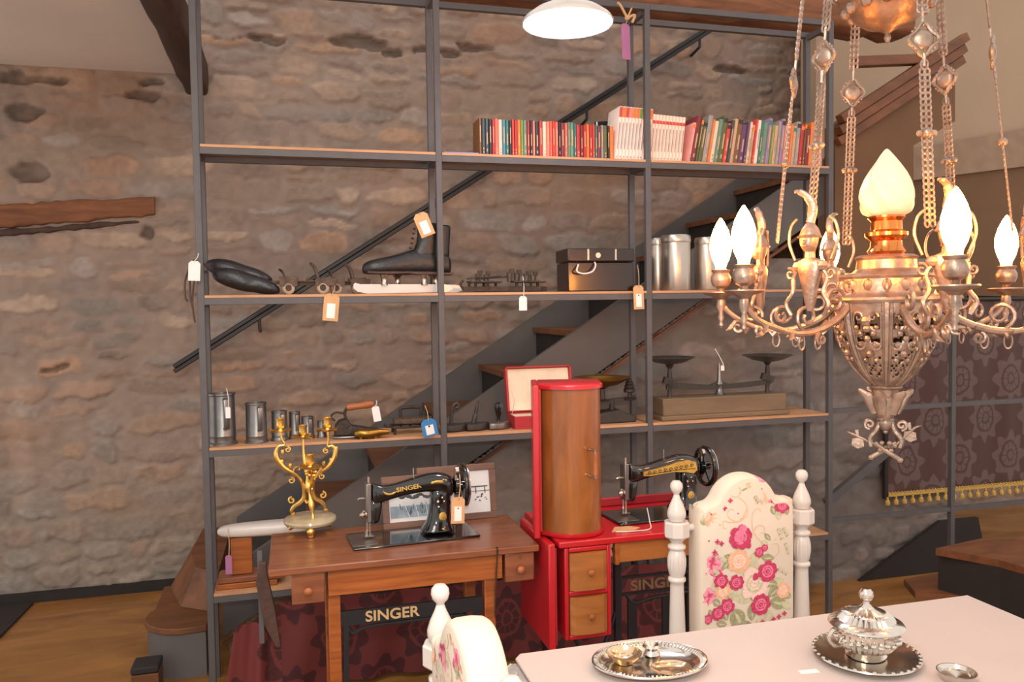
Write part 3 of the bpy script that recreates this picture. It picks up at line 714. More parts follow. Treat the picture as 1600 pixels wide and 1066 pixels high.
# framed dark card leaning behind the first white books
p = at(953, 245, .09)
t = thing('leaning_folder', 'dark folder with white edge leaning behind the first tall white books', 'folder', (p.x, .195, SH[0]+.0005))
MB().bar((.035, 0, 0), (.012, 0, .205), .085, .006, up=(0, 1, 0)).build('cover', M['black'], t)
MB().bar((-.008, -.002, .012), (-.022, -.002, .20), .006, .01, up=(0, 1, 0)).build('edge', M['paper'], t)
a = at(690, 236, 0); c = at(744, 237, 0)
o = MB().box(0, c.x-a.x, 0, .11, 0, .006).build('flat_booklet', mat('booklet_blue', (120, 130, 190), .5), bevel=.001); o.location = (a.x+.01, .0, SH[0]+.0005)
tag(o, 'thin blue booklet lying flat left of the small books', 'book')

# ------------------------------------------------------------------ middle shelf
z2 = SH[1]+.0005
def shell(name, secs, m, par, **k): return MB().loft(secs).build(name, m, par, **k)
# pair of black boots lying down, toes right
bo_ = at(324, 455, .05)
t = thing('leather_boots', 'pair of black leather boots lying flat at the left end of the middle shelf', 'boots', (bo_.x, .075, z2)); t.scale = (.93, 1, 1.15)
def shoe(y, dx, dz, name):
    secs = []
    for x, zc, hy, hz in [(-.01, .075, .018, .012), (.02, .07, .032, .028), (.07, .062, .040, .036), (.12, .05, .040, .036), (.15, .044, .030, .030), (.19, .036, .034, .030), (.225, .028, .036, .024), (.25, .022, .028, .016), (.262, .018, .01, .008)]:
        secs.append(sq((x+dx, y, zc*1.0+dz), hy, hz, 18, 2.4, 'yz'))
    return MB().loft(secs).build(name, M['leather'], t, sub=1)
shoe(.025, .0, .03, 'boot'); shoe(-.035, .03, -.004, 'boot')
b = MB()
b.tube(spline([(.01, -.03, .09), (-.03, -.07, .12), (-.055, -.085, .09), (-.06, -.085, .0), (-.05, -.085, -.05)]), .004, 6)
b.tube(spline([(.0, -.02, .10), (-.04, -.06, .11), (-.075, -.08, .06), (-.08, -.083, .0), (-.07, -.083, -.02)]), .004, 6)
b.tube(spline([(.0, -.03, .08), (-.035, -.085, .07), (-.052, -.086, -.02), (-.045, -.086, -.09)]), .004, 6)
b.build('laces', M['leatherb'], t)
# roller skates
M['wheelbone'] = mat('worn_wheel', (176, 152, 126), .6, .2, .2, 40)
def roller(name, x, label, n=2, Y=.06, m='rust', L=.20):
    t = thing(name, label, 'skate', (x, Y, z2)); t.scale = (1.15, 1.0, 1.25); r = .0205
    b = MB()
    b.box(.0, L, -.028, .028, .040, .045); b.box(.01, .05, -.036, .036, .045, .056); b.box(L-.05, L-.02, -.034, .034, .045, .054); b.box(.0, .06, -.042, -.036, .026, .058); b.box(L-.07, L-.0, -.040, -.034, .026, .050)
    for k in range(5): b.ball((.02+(L-.04)*k/4, -.030, .05), .006, 8)
    b.box(-.03, .0, -.01, .01, .034, .045)
    for wx in (.03, L-.045): b.box(wx-.01, wx+.012, -.012, .012, .022, .041); b.tube([(wx, -.036, .020), (wx, .036, .020)], .004, 8)
    b.box(.06, L-.06, -.010, .010, .030, .040)
    b.build('sole_plate', M[m], t, bevel=.001)
    for wx in (.03, L-.045):
        for wy in (-.030, .030):
            q = MB().lathe([(.006, -.008), (r*.82, -.010), (r, -.006), (r, .006), (r*.82, .010), (.006, .008)], (wx, wy, r), 24, ax=(0, 1, 0)); q.tube([(wx+r*.62*math.cos(2*PI*i/20), wy-.0105, r+r*.62*math.sin(2*PI*i/20)) for i in range(20)], .0022, 5, closed=True); wo = q.build('wheel', M['wheelbone'], t); MB().lathe([(r*.5, -.001), (r*.48, .001), (r*.15, .001)], (wx, wy-.0095, r), 16, ax=(0, -1, 0)).build('bearing', M['rustd'], wo)
    b = MB(); b.box(L-.03, L-.02, -.03, .03, .043, .052); b = MB(); b.tube(spline([(.02, -.03, .05), (.01, -.02, .075), (.0, 0, .08), (.012, .02, .07), (.02, .03, .05)]), .003, 6)
    b.build('toe_clip', M['rustd'], t); b = MB()
    b.tube(spline([(L-.06, -.03, .05), (L-.07, -.02, .085), (L-.085, 0, .10), (L-.07, .02, .085), (L-.06, .03, .05)]), .005, 6, flat=.5)
    b.build('strap_clip', M['leatherb'], t); return t
xr = at(437, 455, .05).x
roller('roller_skate', xr, 'rusty roller skate with pale worn wheels beside the black boots', L=.19)
roller('roller_skate', at(512, 455, .09).x, 'rusty roller skate lying behind the kraft tag next to the ice skates', Y=.12, m='rust', L=.15)
b = MB()
x_ = at(722, 455, .06).x
t = thing('clamp_skates', 'pair of dark rusty clamp-on skates right of the second post', 'skate', (x_, .06, z2)); t.scale = (1.05, 1, 1.15)
for dy, dx, nm in ((-.03, .0, 'skate_plate'), (.045, .05, 'skate_plate')):
    b = MB(); b.box(dx, dx+.32, dy-.006, dy+.006, .004, .022); b.box(dx+.02, dx+.12, dy-.03, dy+.03, .036, .042); b.box(dx+.20, dx+.31, dy-.03, dy+.03, .036, .042)
    for wx in (.05, .10, .22, .28): b.tube([(dx+wx, dy, .02), (dx+wx, dy, .038)], .006, 8)
    b.tube(spline([(dx, dy, .012), (dx-.012, dy, .03), (dx+.0, dy, .045)]), .005, 6)
    for wx, hh in ((.06, .03), (.19, .035), (.26, .028)):
        b.tube([(dx+wx, dy-.03, .04), (dx+wx+.004, dy-.032, .04+hh)], .004, 6); b.tube([(dx+wx, dy+.03, .04), (dx+wx, dy+.032, .04+hh)], .004, 6)
        b.box(dx+wx-.008, dx+wx+.012, dy-.036, dy-.028, .04+hh-.006, .04+hh+.010)
    b.tube([(dx+.01, dy-.02, .05), (dx+.15, dy-.02, .060)], .003, 6)
    b.build(nm, M['rustd'], t, bevel=.0008)
# ice skates
def ice_skate(x, Y, label, m1, m2, sc_=1.0, tall=1.0):
    t = thing('ice_skate', label, 'skate', (x, Y, z2))
    L = .36*sc_
    # boot body: toe at left, heel at right
    secs = []
    for u, zc, hy, hz in [(.0, .100, .014, .016), (.02, .106, .032, .028), (.07, .112, .037, .034), (.13, .118, .036, .039), (.19, .128, .032, .048), (.235, .135, .032, .056), (.28, .130, .033, .052), (.315, .122, .028, .042), (.325, .118, .014, .026)]:
        secs.append(sq((u*sc_, 0, zc), hy, hz, 20, 2.5, 'yz'))
    MB().loft(secs).build('boot_foot', M[m1], t, sub=1)
    secs = []
    for z, xc, hx, hy in [(.135, .25, .068, .031), (.17, .262, .056, .030), (.205, .272, .047, .031), (.245, .276, .046, .034), (.285, .278, .048, .036), (.29, .278, .04, .03)]:
        secs.append(sq((xc*sc_, 0, z*tall if z > .15 else z), hx, hy, 20, 2.6, 'xy'))
    MB().loft(secs).build('boot_shaft', M[m1], t, sub=1)
    b = MB(); b.prism([(.02*sc_, .083), (.1*sc_, .078), (.19*sc_, .082), (.22*sc_, .076), (.325*sc_, .076), (.33*sc_, .088), (.02*sc_, .092)], -.030, .030); b.build('sole', M[m2], t, bevel=.003)
    b = MB()
    for k in range(6):
        zz = .165+.02*k; xx = (.205+.004*k)*sc_ if k else .195*sc_
        b.tube([(xx-.004, -.018, zz), (xx-.012, 0, zz+.004), (xx-.004, .018, zz)], .0022, 6)
    b.build('laces', M[m2], t)
    for wx in (.09, .255): MB().lathe([(.016, .034), (.012, .045), (.012, .066), (.020, .077)], (wx*sc_, 0, 0), 14).build('blade_post', M['chrome'], t)
    out = [(-.035*sc_, .038), (-.028*sc_, .046), (-.010*sc_, .040), (.34*sc_, .037), (.372*sc_, .03), (.375*sc_, .014), (.35*sc_, .003), (.02*sc_, .001), (-.018*sc_, .008), (-.035*sc_, .022)]
    MB().prism(out, -.004, .004).build('blade', M['white'] if m1 == 'leather' else M['chrome'], t, bevel=.001)
    return t
xs = at(566, 455, .05).x
ice_skate(xs, .052, 'nearer black ice skate with white blade guard, its shaft behind the second post', 'leather', 'leatherb')
ice_skate(xs+.065, .127, 'further black ice skate standing behind the nearer one', 'leather', 'leatherb', .98, 1.0)
# lacquered box with rope handle
xl, xr = at(888, 455, 0).x, at(990, 455, 0).x
t = thing('lacquered_box', 'dark brown glossy lacquered box with pale round badge and wire handle', 'box', (xl, .0, z2))
Wd = xr-xl
MB().box(0, Wd, .0, .155, 0, .125).build('body', M['lacquer'], t, bevel=.004)
MB().box(-.004, Wd+.004, -.004, .158, .127, .185).build('lid', M['lacquer'], t, bevel=.006)
MB().lathe([(.011, -.002), (.012, 0), (.010, .002)], (Wd*.45, -.006, .155), 18, ax=(0, 1, 0)).build('badge', M['cream'], t)
MB().tube(spline([(.045, -.004, .115), (.03, -.03, .085), (.06, -.035, .075), (.10, -.03, .085), (.118, -.02, .11), (.12, -.004, .125)]), .0035, 6).build('handle', M['wstring'], t)
for xx in (Wd*.30, Wd*.72): MB().box(xx-.004, xx+.004, -.0065, -.0045, .135, .182).build('clasp', M['chrome'], t)
# aluminium canisters
def can(px, hpx, wpx, label, Y=.07):
    p = at(px, 456, Y); D_ = (p-CAM).dot(_fw); r = wpx/2/F*D_; h = hpx/F*D_
    t = thing('canister', label, 'canister', (p.x, Y, z2), 0)
    MB().lathe([(r*.97, 0), (r, .004), (r, h*.86), (r*.985, h*.87)], n=36).build('body', M['can'], t)
    MB().lathe([(r*1.02, h*.865), (r*1.03, h*.87), (r*1.03, h*.97), (r*.97, h), (0.001, h*1.005)], n=36).build('lid', M['can'], t)
can(1028, 82, 33, 'leftmost aluminium canister, partly behind the third post', .150)
can(1056, 86, 46, 'middle aluminium canister, tallest beside the third post', .055)
can(1105, 82, 38, 'rightmost aluminium canister with bright streak beside the glowing bulbs', .06)

# ------------------------------------------------------------------ third shelf
z3 = SH[2]+.0004
def jug(px, w, h, label, Y=.07, lid=True):
    p = at(px, 683, Y); D_ = (p-CAM).dot(_fw); k = 1/F*D_; r = w/2*k; hh = h*k
    t = thing('pewter_measure', label, 'jug', (p.x, Y, z3), R(-70), 'graduated pewter measures')
    MB().lathe([(r*1.12, 0), (r*1.12, .006), (r, .012), (r, hh*.16), (r*1.03, hh*.175), (r, hh*.19), (r*.97, hh*.95), (r*1.04, hh*.965), (r*1.04, hh), (r*.93, hh), (r*.9, hh*.2), (.001, hh*.18)], n=32, caps=False).build('body', M['pewter'], t)
    MB().tube([(r*.98, 0, hh*.9), (r*1.28, 0, hh*.88), (r*1.34, 0, hh*.8), (r*1.30, 0, hh*.4), (r*1.2, 0, hh*.33), (r*.97, 0, hh*.33)], r*.09+.0015, 6, flat=2.0).build('handle', M['pewter'], t)
    return t
jug(348, 40, 80, 'largest pewter measure at the left end of the third shelf')
jug(401, 32, 62, 'second largest pewter measure on the third shelf')
jug(437, 24, 46, 'third pewter measure, behind the left candle cup of the candelabra', .09)
jug(461, 17, 42, 'fourth pewter measure, narrow, behind the candelabra', .11)
jug(481, 19, 34, 'fifth pewter measure, behind the centre candle cup', .10)
jug(503, 13, 26, 'smallest pewter measure, behind the right candle cup', .10)
# charcoal iron
p = at(530, 678, .05)
t = thing('charcoal_iron', 'black charcoal iron with a turned wooden handle and pale worn base', 'iron', (p.x, .06, z3))
body = [(-.02, .012), (-.015, .05), (.0, .072), (.035, .078), (.05, .05), (.16, .028), (.175, .014)]
MB().prism(body, -.035, .035).build('body', M['rustd'], t, bevel=.006)
MB().loft([sq((x, 0, .006), hy, .006, 16, 4, 'yz') for x, hy in [(-.025, .03), (.0, .04), (.06, .042), (.12, .03), (.17, .008)]]).build('sole', M['steel'], t)
MB().tube(spline([(-.015, 0, .07), (-.03, 0, .09), (-.01, 0, .105), (.02, 0, .10), (.03, 0, .115)]), .004, 6).build('hinge_loop', M['rustd'], t)
MB().tube(spline([(.03, 0, .07), (.025, 0, .10), (.035, 0, .125)]), .006, 8).build('upright', M['rustd'], t)
MB().lathe([(.006, 0), (.013, .004), (.015, .02), (.013, .05), (.016, .085), (.012, .11), (.006, .115)], (.03, 0, .122), 16, ax=(1, 0, .10)).build('handle', M['handlewood'], t)
p = at(545, 668, .02)
b = MB(); secs = [sq((x, 0, .022+.003*math.sin(x*90)), hy, hz, 16, 3, 'yz') for x, hy, hz in [(0, .014, .012), (.02, .024, .016), (.06, .026, .018), (.10, .016, .014), (.14, .007, .009)]]
b.loft(secs); b.box(.02, .03, -.01, .01, 0, .015); b.box(.08, .09, -.008, .008, 0, .015)
o = b.build('sad_iron', M['brass']); o.location = (p.x+.02, -.0, z3+.0); tag(o, 'brassy worn iron head lying in front of the charcoal iron', 'iron')
# trivet with iron
p = at(612, 676, .05)
t = thing('iron_trivet', 'dark cast iron trivet with an old iron, blue tag hanging from it', 'trivet', (p.x+.015, .10, z3))
b = MB(); b.tube(spline([(-.01, -.045, .03), (.08, -.05, .03), (.14, -.03, .03), (.17, 0, .03), (.14, .03, .03), (.08, .05, .03), (-.01, .045, .03)], closed=False), .005, 6); b.tube([(-.01, -.045, .03), (-.01, .045, .03)], .005, 6)
for xx in (.03, .07, .11): b.tube([(xx, -.045, .03), (xx, .045, .03)], .004, 6)
for xx, yy in ((0, -.04), (0, .04), (.15, 0)): b.tube([(xx, yy, .03), (xx, yy, 0)], .006, 8)
b.tube(spline([(-.01, 0, .03), (-.03, 0, .032), (-.04, 0, .04)]), .006, 8)
b.build('stand', M['rustd'], t)
MB().loft([sq((x, 0, .052), hy, .014, 16, 4, 'yz') for x, hy in [(.0, .03), (.03, .04), (.09, .04), (.13, .03), (.16, .006)]]).build('iron_body', M['rust'], t)
MB().tube(spline([(.03, 0, .066), (.03, 0, .098), (.045, 0, .106), (.10, 0, .106), (.115, 0, .098), (.115, 0, .066)]), .007, 8).build('iron_handle', M['rustd'], t)
# small flat irons
for px, lab, hk in ((712, 'leftmost small flat iron right of the second post', 0), (745, 'middle small flat iron of the row of three', 1), (780, 'rightmost small flat iron with a black knob, beside the red box', 2)):
    p = at(px, 675, .06); t = thing('flat_iron', lab, 'iron', (p.x, .07, z3), 0, 'row of small flat irons'); t.scale = (1.12, 1.2, 1.2)
    MB().loft([sq((x, 0, .014), hy, .013, 16, 5, 'yz') for x, hy in [(-.042, .03), (-.036, .034), (.0, .034), (.03, .02), (.045, .004)]]).build('sole', M['scaleiron'] if hk < 2 else M['steel'], t)
    if hk == 0: MB().tube(spline([(-.015, 0, .026), (-.012, 0, .07), (-.005, 0, .092), (.008, 0, .098), (.014, 0, .086), (.004, 0, .082)]), .007, 8).build('handle', M['scaleiron'], t)
    elif hk == 1: MB().tube(spline([(-.01, 0, .026), (-.002, 0, .055), (.006, 0, .09), (.012, 0, .105)]), [.010]*6+[.007]*6+[.004]*7, 8).build('handle', M['scaleiron'], t)
    else: MB().lathe([(.008, .025), (.006, .04), (.011, .055), (.016, .075), (.014, .09), (.006, .096)], n=16).build('handle', M['machine'], t)
# open red presentation box
xl = at(800, 665, .03).x; xr = at(905, 640, .03).x
t = thing('presentation_box', 'open red presentation box lined in cream behind the tall wooden cover', 'box', (xl+.01, .02, z3), R(0))
W_ = xr-xl
b = MB(); b.box(0, W_, 0, .13, 0, .008); b.box(0, W_, 0, .006, .008, .055); b.box(0, W_, .124, .13, .008, .055); b.box(0, .006, .006, .124, .008, .055); b.box(W_-.006, W_, .006, .124, .008, .055)
b.build('tray', M['redbox'], t, bevel=.002)
MB().box(.007, W_-.007, .007, .123, .0085, .05).build('lining', M['cream'], t)
Rm = Matrix.Rotation(R(-12), 4, 'X')
hz = Matrix.Translation((0, .128, .058)) @ Rm
b = MB(); b.box(-.002, W_+.002, 0, .008, 0, .20, hz); b.box(-.002, .008, -.024, 0, 0, .20, hz); b.box(W_-.008, W_+.002, -.024, 0, 0, .20, hz); b.box(-.002, W_+.002, -.024, 0, .192, .20, hz)
b.build('lid', M['redbox'], t, bevel=.002)
MB().box(.009, W_-.009, -.006, -.001, .006, .19, hz).build('lid_lining', M['cream'], t)
MB().tube(spline([(.012, .10, .05), (.008, .06, .075), (.012, .05, .12), (.012, .10, .16)]), .0018, 5).build('ribbon', M['wstring'], t)
# kitchen scale with brass pan
p = at(957, 658, .08)
t = thing('kitchen_scale', 'cast iron kitchen scale with a shallow brass pan and weights', 'scale', (p.x, .085, z3))
b = MB(); b.prism([(-.10, 0), (.10, 0), (.095, .03), (.05, .045), (.02, .06), (-.06, .05), (-.098, .03)], -.045, .045); b.build('base', M['scaleiron'], t, bevel=.006)
b = MB(); b.bar((-.10, 0, .085), (.115, 0, .105), .014, .02); b.tube([(-.0, 0, .05), (.0, 0, .1)], .012, 10); b.lathe([(.03, 0), (.032, .006), (.008, .01), (.008, .03)], (.085, 0, .10), 20)
b.lathe([(.035, 0), (.012, .006), (.010, .05), (.025, .058)], (-.045, 0, .10), 20); b.bar((-.045, 0, .06), (-.045, 0, .11), .03, .02)
b.build('beam', M['scaleiron'], t)
MB().lathe([(.02, 0), (.070, .012), (.115, .036), (.126, .044), (.128, .046), (.124, .046), (.112, .038), (.066, .015), (.001, .004)], (-.045, 0, .158), 40, caps=False).build('pan', M['brass'], t)
for k, (r, h) in enumerate(((.026, .018), (.022, .016), (.018, .014), (.013, .012), (.009, .01))):
    MB().lathe([(r*.9, 0), (r, .003), (r, h-.003), (r*.85, h)], (.085, 0, .1305+sum((.018, .016, .014, .012)[:k])), 24).build('weight', M['scaleiron'], t)
b = MB(); b.lathe([(.03, 0), (.032, .005), (.03, .06), (.02, .066), (.008, .07), (.008, .085), (.012, .09)], (-.055, -.0, .0), 24)
# two pan balance
p0, p1 = at(1028, 655, .08), at(1218, 645, .08)
t = thing('balance_scale', 'long wooden-based balance scale with two dark metal pans', 'scale', (p0.x, .085, z3)); L = p1.x-p0.x
b = MB(); b.box(0, L, -.06, .06, .02, .10); b.box(-.012, L+.012, -.07, .07, .0, .022); b.build('base', M['woodgrey'], t, bevel=.005)
b = MB()
b.prism([(.045, .155), (.09, .165), (L*.5-.05, .148), (L*.5, .165), (L*.5+.05, .148), (L-.09, .158), (L-.045, .165), (L-.045, .140), (L*.75, .130), (L*.5, .125), (L*.25, .130), (.045, .135)], -.006, .006); b.build('beam', M['scaleiron'], t)
MB().lathe([(.03, 0), (.018, .01), (.012, .03), (.02, .05), (.01, .07), (.008, .13), (.003, .15)], (L*.5, 0, .10), 16).build('pillar', M['pewter'], t)
for xx, pz in ((.062, .24), (L-.062, .235)):
    b = MB(); b.lathe([(.012, 0), (.009, .02), (.012, .05), (.016, .06), (.008, .13), (.02, .147)], (xx, 0, .10), 14); b.bar((xx-.03, 0, .18), (xx+.03, 0, .16), .02, .03); b.build('pan_stand', M['scaleiron'], t)
    MB().lathe([(.02, 0), (.07, .010), (.102, .026), (.118, .032), (.114, .034), (.100, .029), (.065, .013), (.001, .005)], (xx, 0, pz+.01), 36, caps=False).build('pan', M['pewter'], t)

# ------------------------------------------------------------------ lowest shelf (left end visible)
z4 = SH[3]+.0004
t = thing('timber_blocks', 'stacked reddish wooden boards on the lowest shelf left of the table', 'boards', (at(342, 900, .05).x, .02, z4))
MB().box(-.01, .22, -.0, .13, 0, .022).build('board', M['oak'], t, bevel=.003)
MB().box(0.0, .25, .005, .12, .023, .045).build('board', M['walnut'], t, bevel=.003)
a = at(335, 838, .0)
t = thing('sleeve_board', 'white padded sleeve board sticking out left behind the sewing table', 'board', (a.x+.014, .02, z4))
MB().box(.04, .12, .03, .10, .047, a.z-z4-.03).build('stand', M['oak'], t, bevel=.003)
zz = a.z-z4
MB().loft([sq((x, .06, zz-.005), hy, hz, 20, 2.8, 'yz') for x, hy, hz in [(-.012, .008, .006), (.0, .024, .018), (.03, .036, .025), (.12, .045, .028), (.30, .05, .028), (.34, .05, .026)]]).build('pad', M['white'], t, sub=1)
q = at(357, 830, -.03)
tt = tie_tag(357, 868, .015, .024, .075, M['purple'], 'purple tag hanging by a string from the white sleeve board', sticker=False, top=(356, 826, .045))

# ------------------------------------------------------------------ sewing machines
def text_mesh(name, txt, size, ext, m, parent, loc, rot=(PI/2, 0, 0), sx=1.0):
    cu = bpy.data.curves.new(name, 'FONT'); cu.body = txt; cu.size = size; cu.extrude = ext; cu.align_x = 'CENTER'; cu.align_y = 'CENTER'
    cu.offset = size*.02
    tmp = bpy.data.objects.new(name+'_tmp', cu); sc.collection.objects.link(tmp)
    dg = bpy.context.evaluated_depsgraph_get(); me = bpy.data.meshes.new_from_object(tmp.evaluated_get(dg))
    bpy.data.objects.remove(tmp); bpy.data.curves.remove(cu)
    me.name = name; me.materials.clear(); me.materials.append(m)
    o = bpy.data.objects.new(name, me); sc.collection.objects.link(o)
    o.location = loc; o.rotation_euler = rot; o.scale = (sx, 1, 1)
    if parent: o.parent = parent
    return o
def sewing_machine(loc, rz, label, letters=True):
    t = thing('sewing_machine', label, 'sewing machine', loc, rz)
    # bed: plate let into the table top
    MB().box(-.06, .345, -.095, .085, 0, .0075).build('bed', M['machine'], t, bevel=.004)
    MB().box(-.058, .02, -.075, .06, .0077, .0092).build('slide_plate', M['steel'], t, bevel=.001)
    # arm and pillar in one casting
    secs = [sq((x, 0, z), hy, hz, 24, 2.6, 'yz') for x, z, hy, hz in [(.012, .148, .018, .038), (.018, .148, .024, .040), (.035, .146, .025, .030), (.07, .150, .025, .023), (.11, .158, .026, .024), (.15, .166, .028, .026), (.19, .172, .030, .029), (.225, .170, .033, .034), (.25, .160, .036, .038), (.268, .155, .036, .036), (.278, .153, .030, .030)]]
    MB().loft(secs).build('arm', M['machine'], t, sub=1)
    secs = [sq((x, 0, z), hx, hy, 24, 2.8, 'xy') for x, z, hx, hy in [(.226, .011, .058, .052), (.227, .018, .056, .050), (.230, .032, .043, .040), (.233, .06, .036, .034), (.236, .09, .034, .032), (.236, .125, .034, .033), (.235, .158, .034, .033)]]
    MB().loft(secs).build('pillar', M['machine'], t, sub=1)
    MB().loft([sq((x, 0, z), hx, .022, 20, 3, 'xy') for x, z, hx in [(.017, .055, .014), (.020, .07, .019), (.022, .10, .023), (.026, .14, .027)]]).build('head', M['machine'], t, sub=1)
    MB().box(-.006, .010, -.020, .020, .062, .186).build('face_plate', M['steel'], t, bevel=.003)
    b = MB(); b.tube([(.006, 0, .062), (.006, 0, .018)], .0028, 8); b.tube([(-.002, .004, .075), (-.002, .004, .028)], .0034, 8); b.tube([(.006, 0, .185), (.006, 0, .205)], .004, 8)
    b.build('needle_bar', M['chrome'], t)
    b = MB(); b.box(-.012, .016, -.012, .012, .016, .019); b.box(-.010, -.002, -.006, .006, .019, .034); b.build('presser_foot', M['chrome'], t)
    b = MB(); b.lathe([(.004, 0), (.014, .004), (.014, .008), (.006, .011), (.012, .014), (.004, .022)], (-.006, -.008, .088), 16, ax=(-1, -.3, 0)); b.build('tension_dial', M['chrome'], t)
    MB().tube([(-.004, -.012, .140), (-.028, -.016, .141), (-.034, -.016, .138)], .003, 6).build('lever', M['chrome'], t)
    # hand wheel and winder
    b = MB(); b.lathe([(.020, .283-.283), (.030, .006), (.030, .018), (.020, .024)], (.278, 0, .153), 24, ax=(1, 0, 0)); b.build('shaft_collar', M['machine'], t)
    w_ = thing('hand_wheel', '', '', (.312, 0, .153)); del w_['label']; del w_['category']; bpy.data.objects.remove(w_)
    rim = [(.312, .064*math.cos(a), .153+.064*math.sin(a)) for a in [2*PI*i/36 for i in range(36)]]
    b = MB(); b.tube(rim, .0075, 10, closed=True); b.tube([(.30, 0, .153), (.325, 0, .153)], .016, 16)
    for k in range(5):
        a = 2*PI*k/5+.3; b.bar((.312, 0, .153), (.312, .06*math.cos(a), .153+.06*math.sin(a)), .008, .012, up=(1, 0, 0))
    hw = b.build('hand_wheel', M['machine'], t)
    rim2 = [(.321, .068*math.cos(a), .153+.068*math.sin(a)) for a in [2*PI*i/36 for i in range(36)]]
    MB().tube(rim2, .0022, 6, closed=True).build('wheel_rim', M['chrome'], hw)
    b = MB(); b.lathe([(.003, -.006), (.014, -.005), (.014, .005), (.003, .006)], (.288, -.02, .205), 16, ax=(1, 0, 0)); b.bar((.285, -.02, .175), (.285, -.02, .21), .008, .01); b.build('bobbin_winder', M['chrome'], t)
    MB().tube([(.150, .0, .188), (.150, .0, .222)], .0018, 6).build('spool_pin', M['chrome'], t)
    b = MB(); b.lathe([(.0001, -.002), (.010, -.001), (.0125, 0), (.012, .002)], (.236, -.0345, .062), 24, ax=(0, 1, 0), sy=1.25); b.build('maker_badge', M['decal'], t)
    b = MB()
    for zz, xx, r in ((.112, .222, .006), (.112, .242, .004), (.095, .224, .005), (.125, .236, .004)): b.ball((xx, -.034, zz), r, 8)
    b.build('stitch_lever', M['chrome'], t)
    if letters:
        text_mesh('lettering', 'SINGER', .0195, .0006, M['decal'], t, (.128, -.0278, .164), (PI/2-.1, -R(6), 0), 1.25)
        b = MB(); secs = []
        b.tube(spline([(.045, -.0262, .162), (.055, -.0266, .152), (.070, -.0262, .149), (.085, -.0266, .154), (.095, -.0272, .158)]), [.0012]*4+[.0028]*14+[.0012]*7, 6, flat=.3)
        b.tube(spline([(.20, -.0318, .174), (.22, -.0345, .178), (.24, -.0355, .176)]), [.001]+[.004]*11+[.001], 6, flat=.3); b.build('scroll_decal', M['decal'], t)
    else:
        b = MB()
        top = [(.055, .157), (.10, .164), (.15, .173), (.19, .182), (.225, .186), (.252, .178)]
        bot = [(.258, .150), (.245, .140), (.21, .146), (.17, .150), (.12, .147), (.08, .143), (.055, .145)]
        b.prism(top+bot, -.0395, -.030); b.build('scroll_decal', M['decal'], t)
        b = MB()
        for k in range(9):
            x = .075+k*.020; z = .153+k*.0017; b.tube(scroll((x, -.0400, z), .0068, 0, 1.0), .0012, 5)
        b.tube(spline([(.06, -.0400, .149), (.12, -.0402, .152), (.18, -.0402, .156), (.25, -.0402, .156)]), .001, 5)
        b.build('filigree', M['black'], t)
    return t

# ------------------------------------------------------------------ left sewing table
TZ = .76
tx0, tx1, ty0, ty1 = -.084, .722, -.921, -.530
t = thing('sewing_table', 'brown treadle sewing table with flat top and a small drawer at each side', 'table', (tx0, ty0, 0))
W = tx1-tx0; D = ty1-ty0
MB().box(0, W, 0, D, TZ-.022, TZ).build('tabletop', M['walnut'], t, bevel=.004)
MB().box(.165, W-.115, .018, D-.02, TZ-.100, TZ-.0225).build('apron', M['oak'], t, bevel=.002)
for x in (.165, W-.17):
    for y in (.03, D-.07):
        MB().box(x, x+.035, y, y+.04, 0, TZ-.101).build('leg', M['oak'], t, bevel=.003)
MB().box(.20, W-.17, .05, .07, .12, .15).build('stretcher', M['oak'], t, bevel=.002)
for x0_, x1_ in ((.062, .155), (W-.108, W-.015)):
    d = MB().box(x0_, x1_, .010, D-.05, TZ-.112, TZ-.0225).build('drawer', M['walnut'], t, bevel=.003)
    kx = (x0_+x1_)/2
    MB().lathe([(.005, 0), (.005, .006), (.011, .010), (.012, .016), (.008, .021), (.001, .023)], (kx, .010, TZ-.072), 18, ax=(0, -1, 0)).build('knob', M['handlewood'], d)
MB().lathe([(.004, 0), (.004, .004)], (W-.06, .010, TZ-.035), 12, ax=(0, -1, 0)).build('lock', M['brass'], t)
# cast iron treadle frame
b = MB()
b.box(.20, W-.175, .035, .047, .560, .604); b.bar((.215, .04, .56), (.205, .04, .05), .016); b.bar((W-.19, .04, .56), (W-.18, .04, .05), .016)
b.tube(spline([(.22, .04, .56), (.235, .04, .535), (.27, .04, .548), (.35, .04, .552), (W-.25, .04, .552), (W-.215, .04, .535), (W-.195, .04, .56)]), .006, 6)
b.bar((.2, .04, .06), (W-.17, .04, .06), .02)
b.build('treadle_frame', M['castiron'], t, bevel=.001)
text_mesh('lettering', 'SINGER', .044, .001, mat('dull_gold_letters', (190, 160, 116), .5), t, ((tx0*0)+.352, .0335, .581), (PI/2, 0, 0), 1.1)
MB().box(.22, W-.20, .09, .30, .07, .085).build('treadle_plate', M['castiron'], t)
ring = [(W-.23, .10+.0*i, .32) for i in range(1)]
b = MB(); b.tube([(W-.205, .2+.14*math.cos(2*PI*i/36), .36+.14*math.sin(2*PI*i/36)) for i in range(36)], .009, 8, closed=True); b.build('drive_wheel', M['castiron'], t)
MB().tube([(W-.135, -.004, TZ+.0), (W-.137, .02, TZ-.12), (W-.14, .06, .3)], .003, 6).build('drive_belt', M['leatherb'], t)
MB().tube([(W-.135, .005, TZ+.001), (W-.135, .005, TZ+.003)], .004, 6).build('belt_hole', M['black'], t)
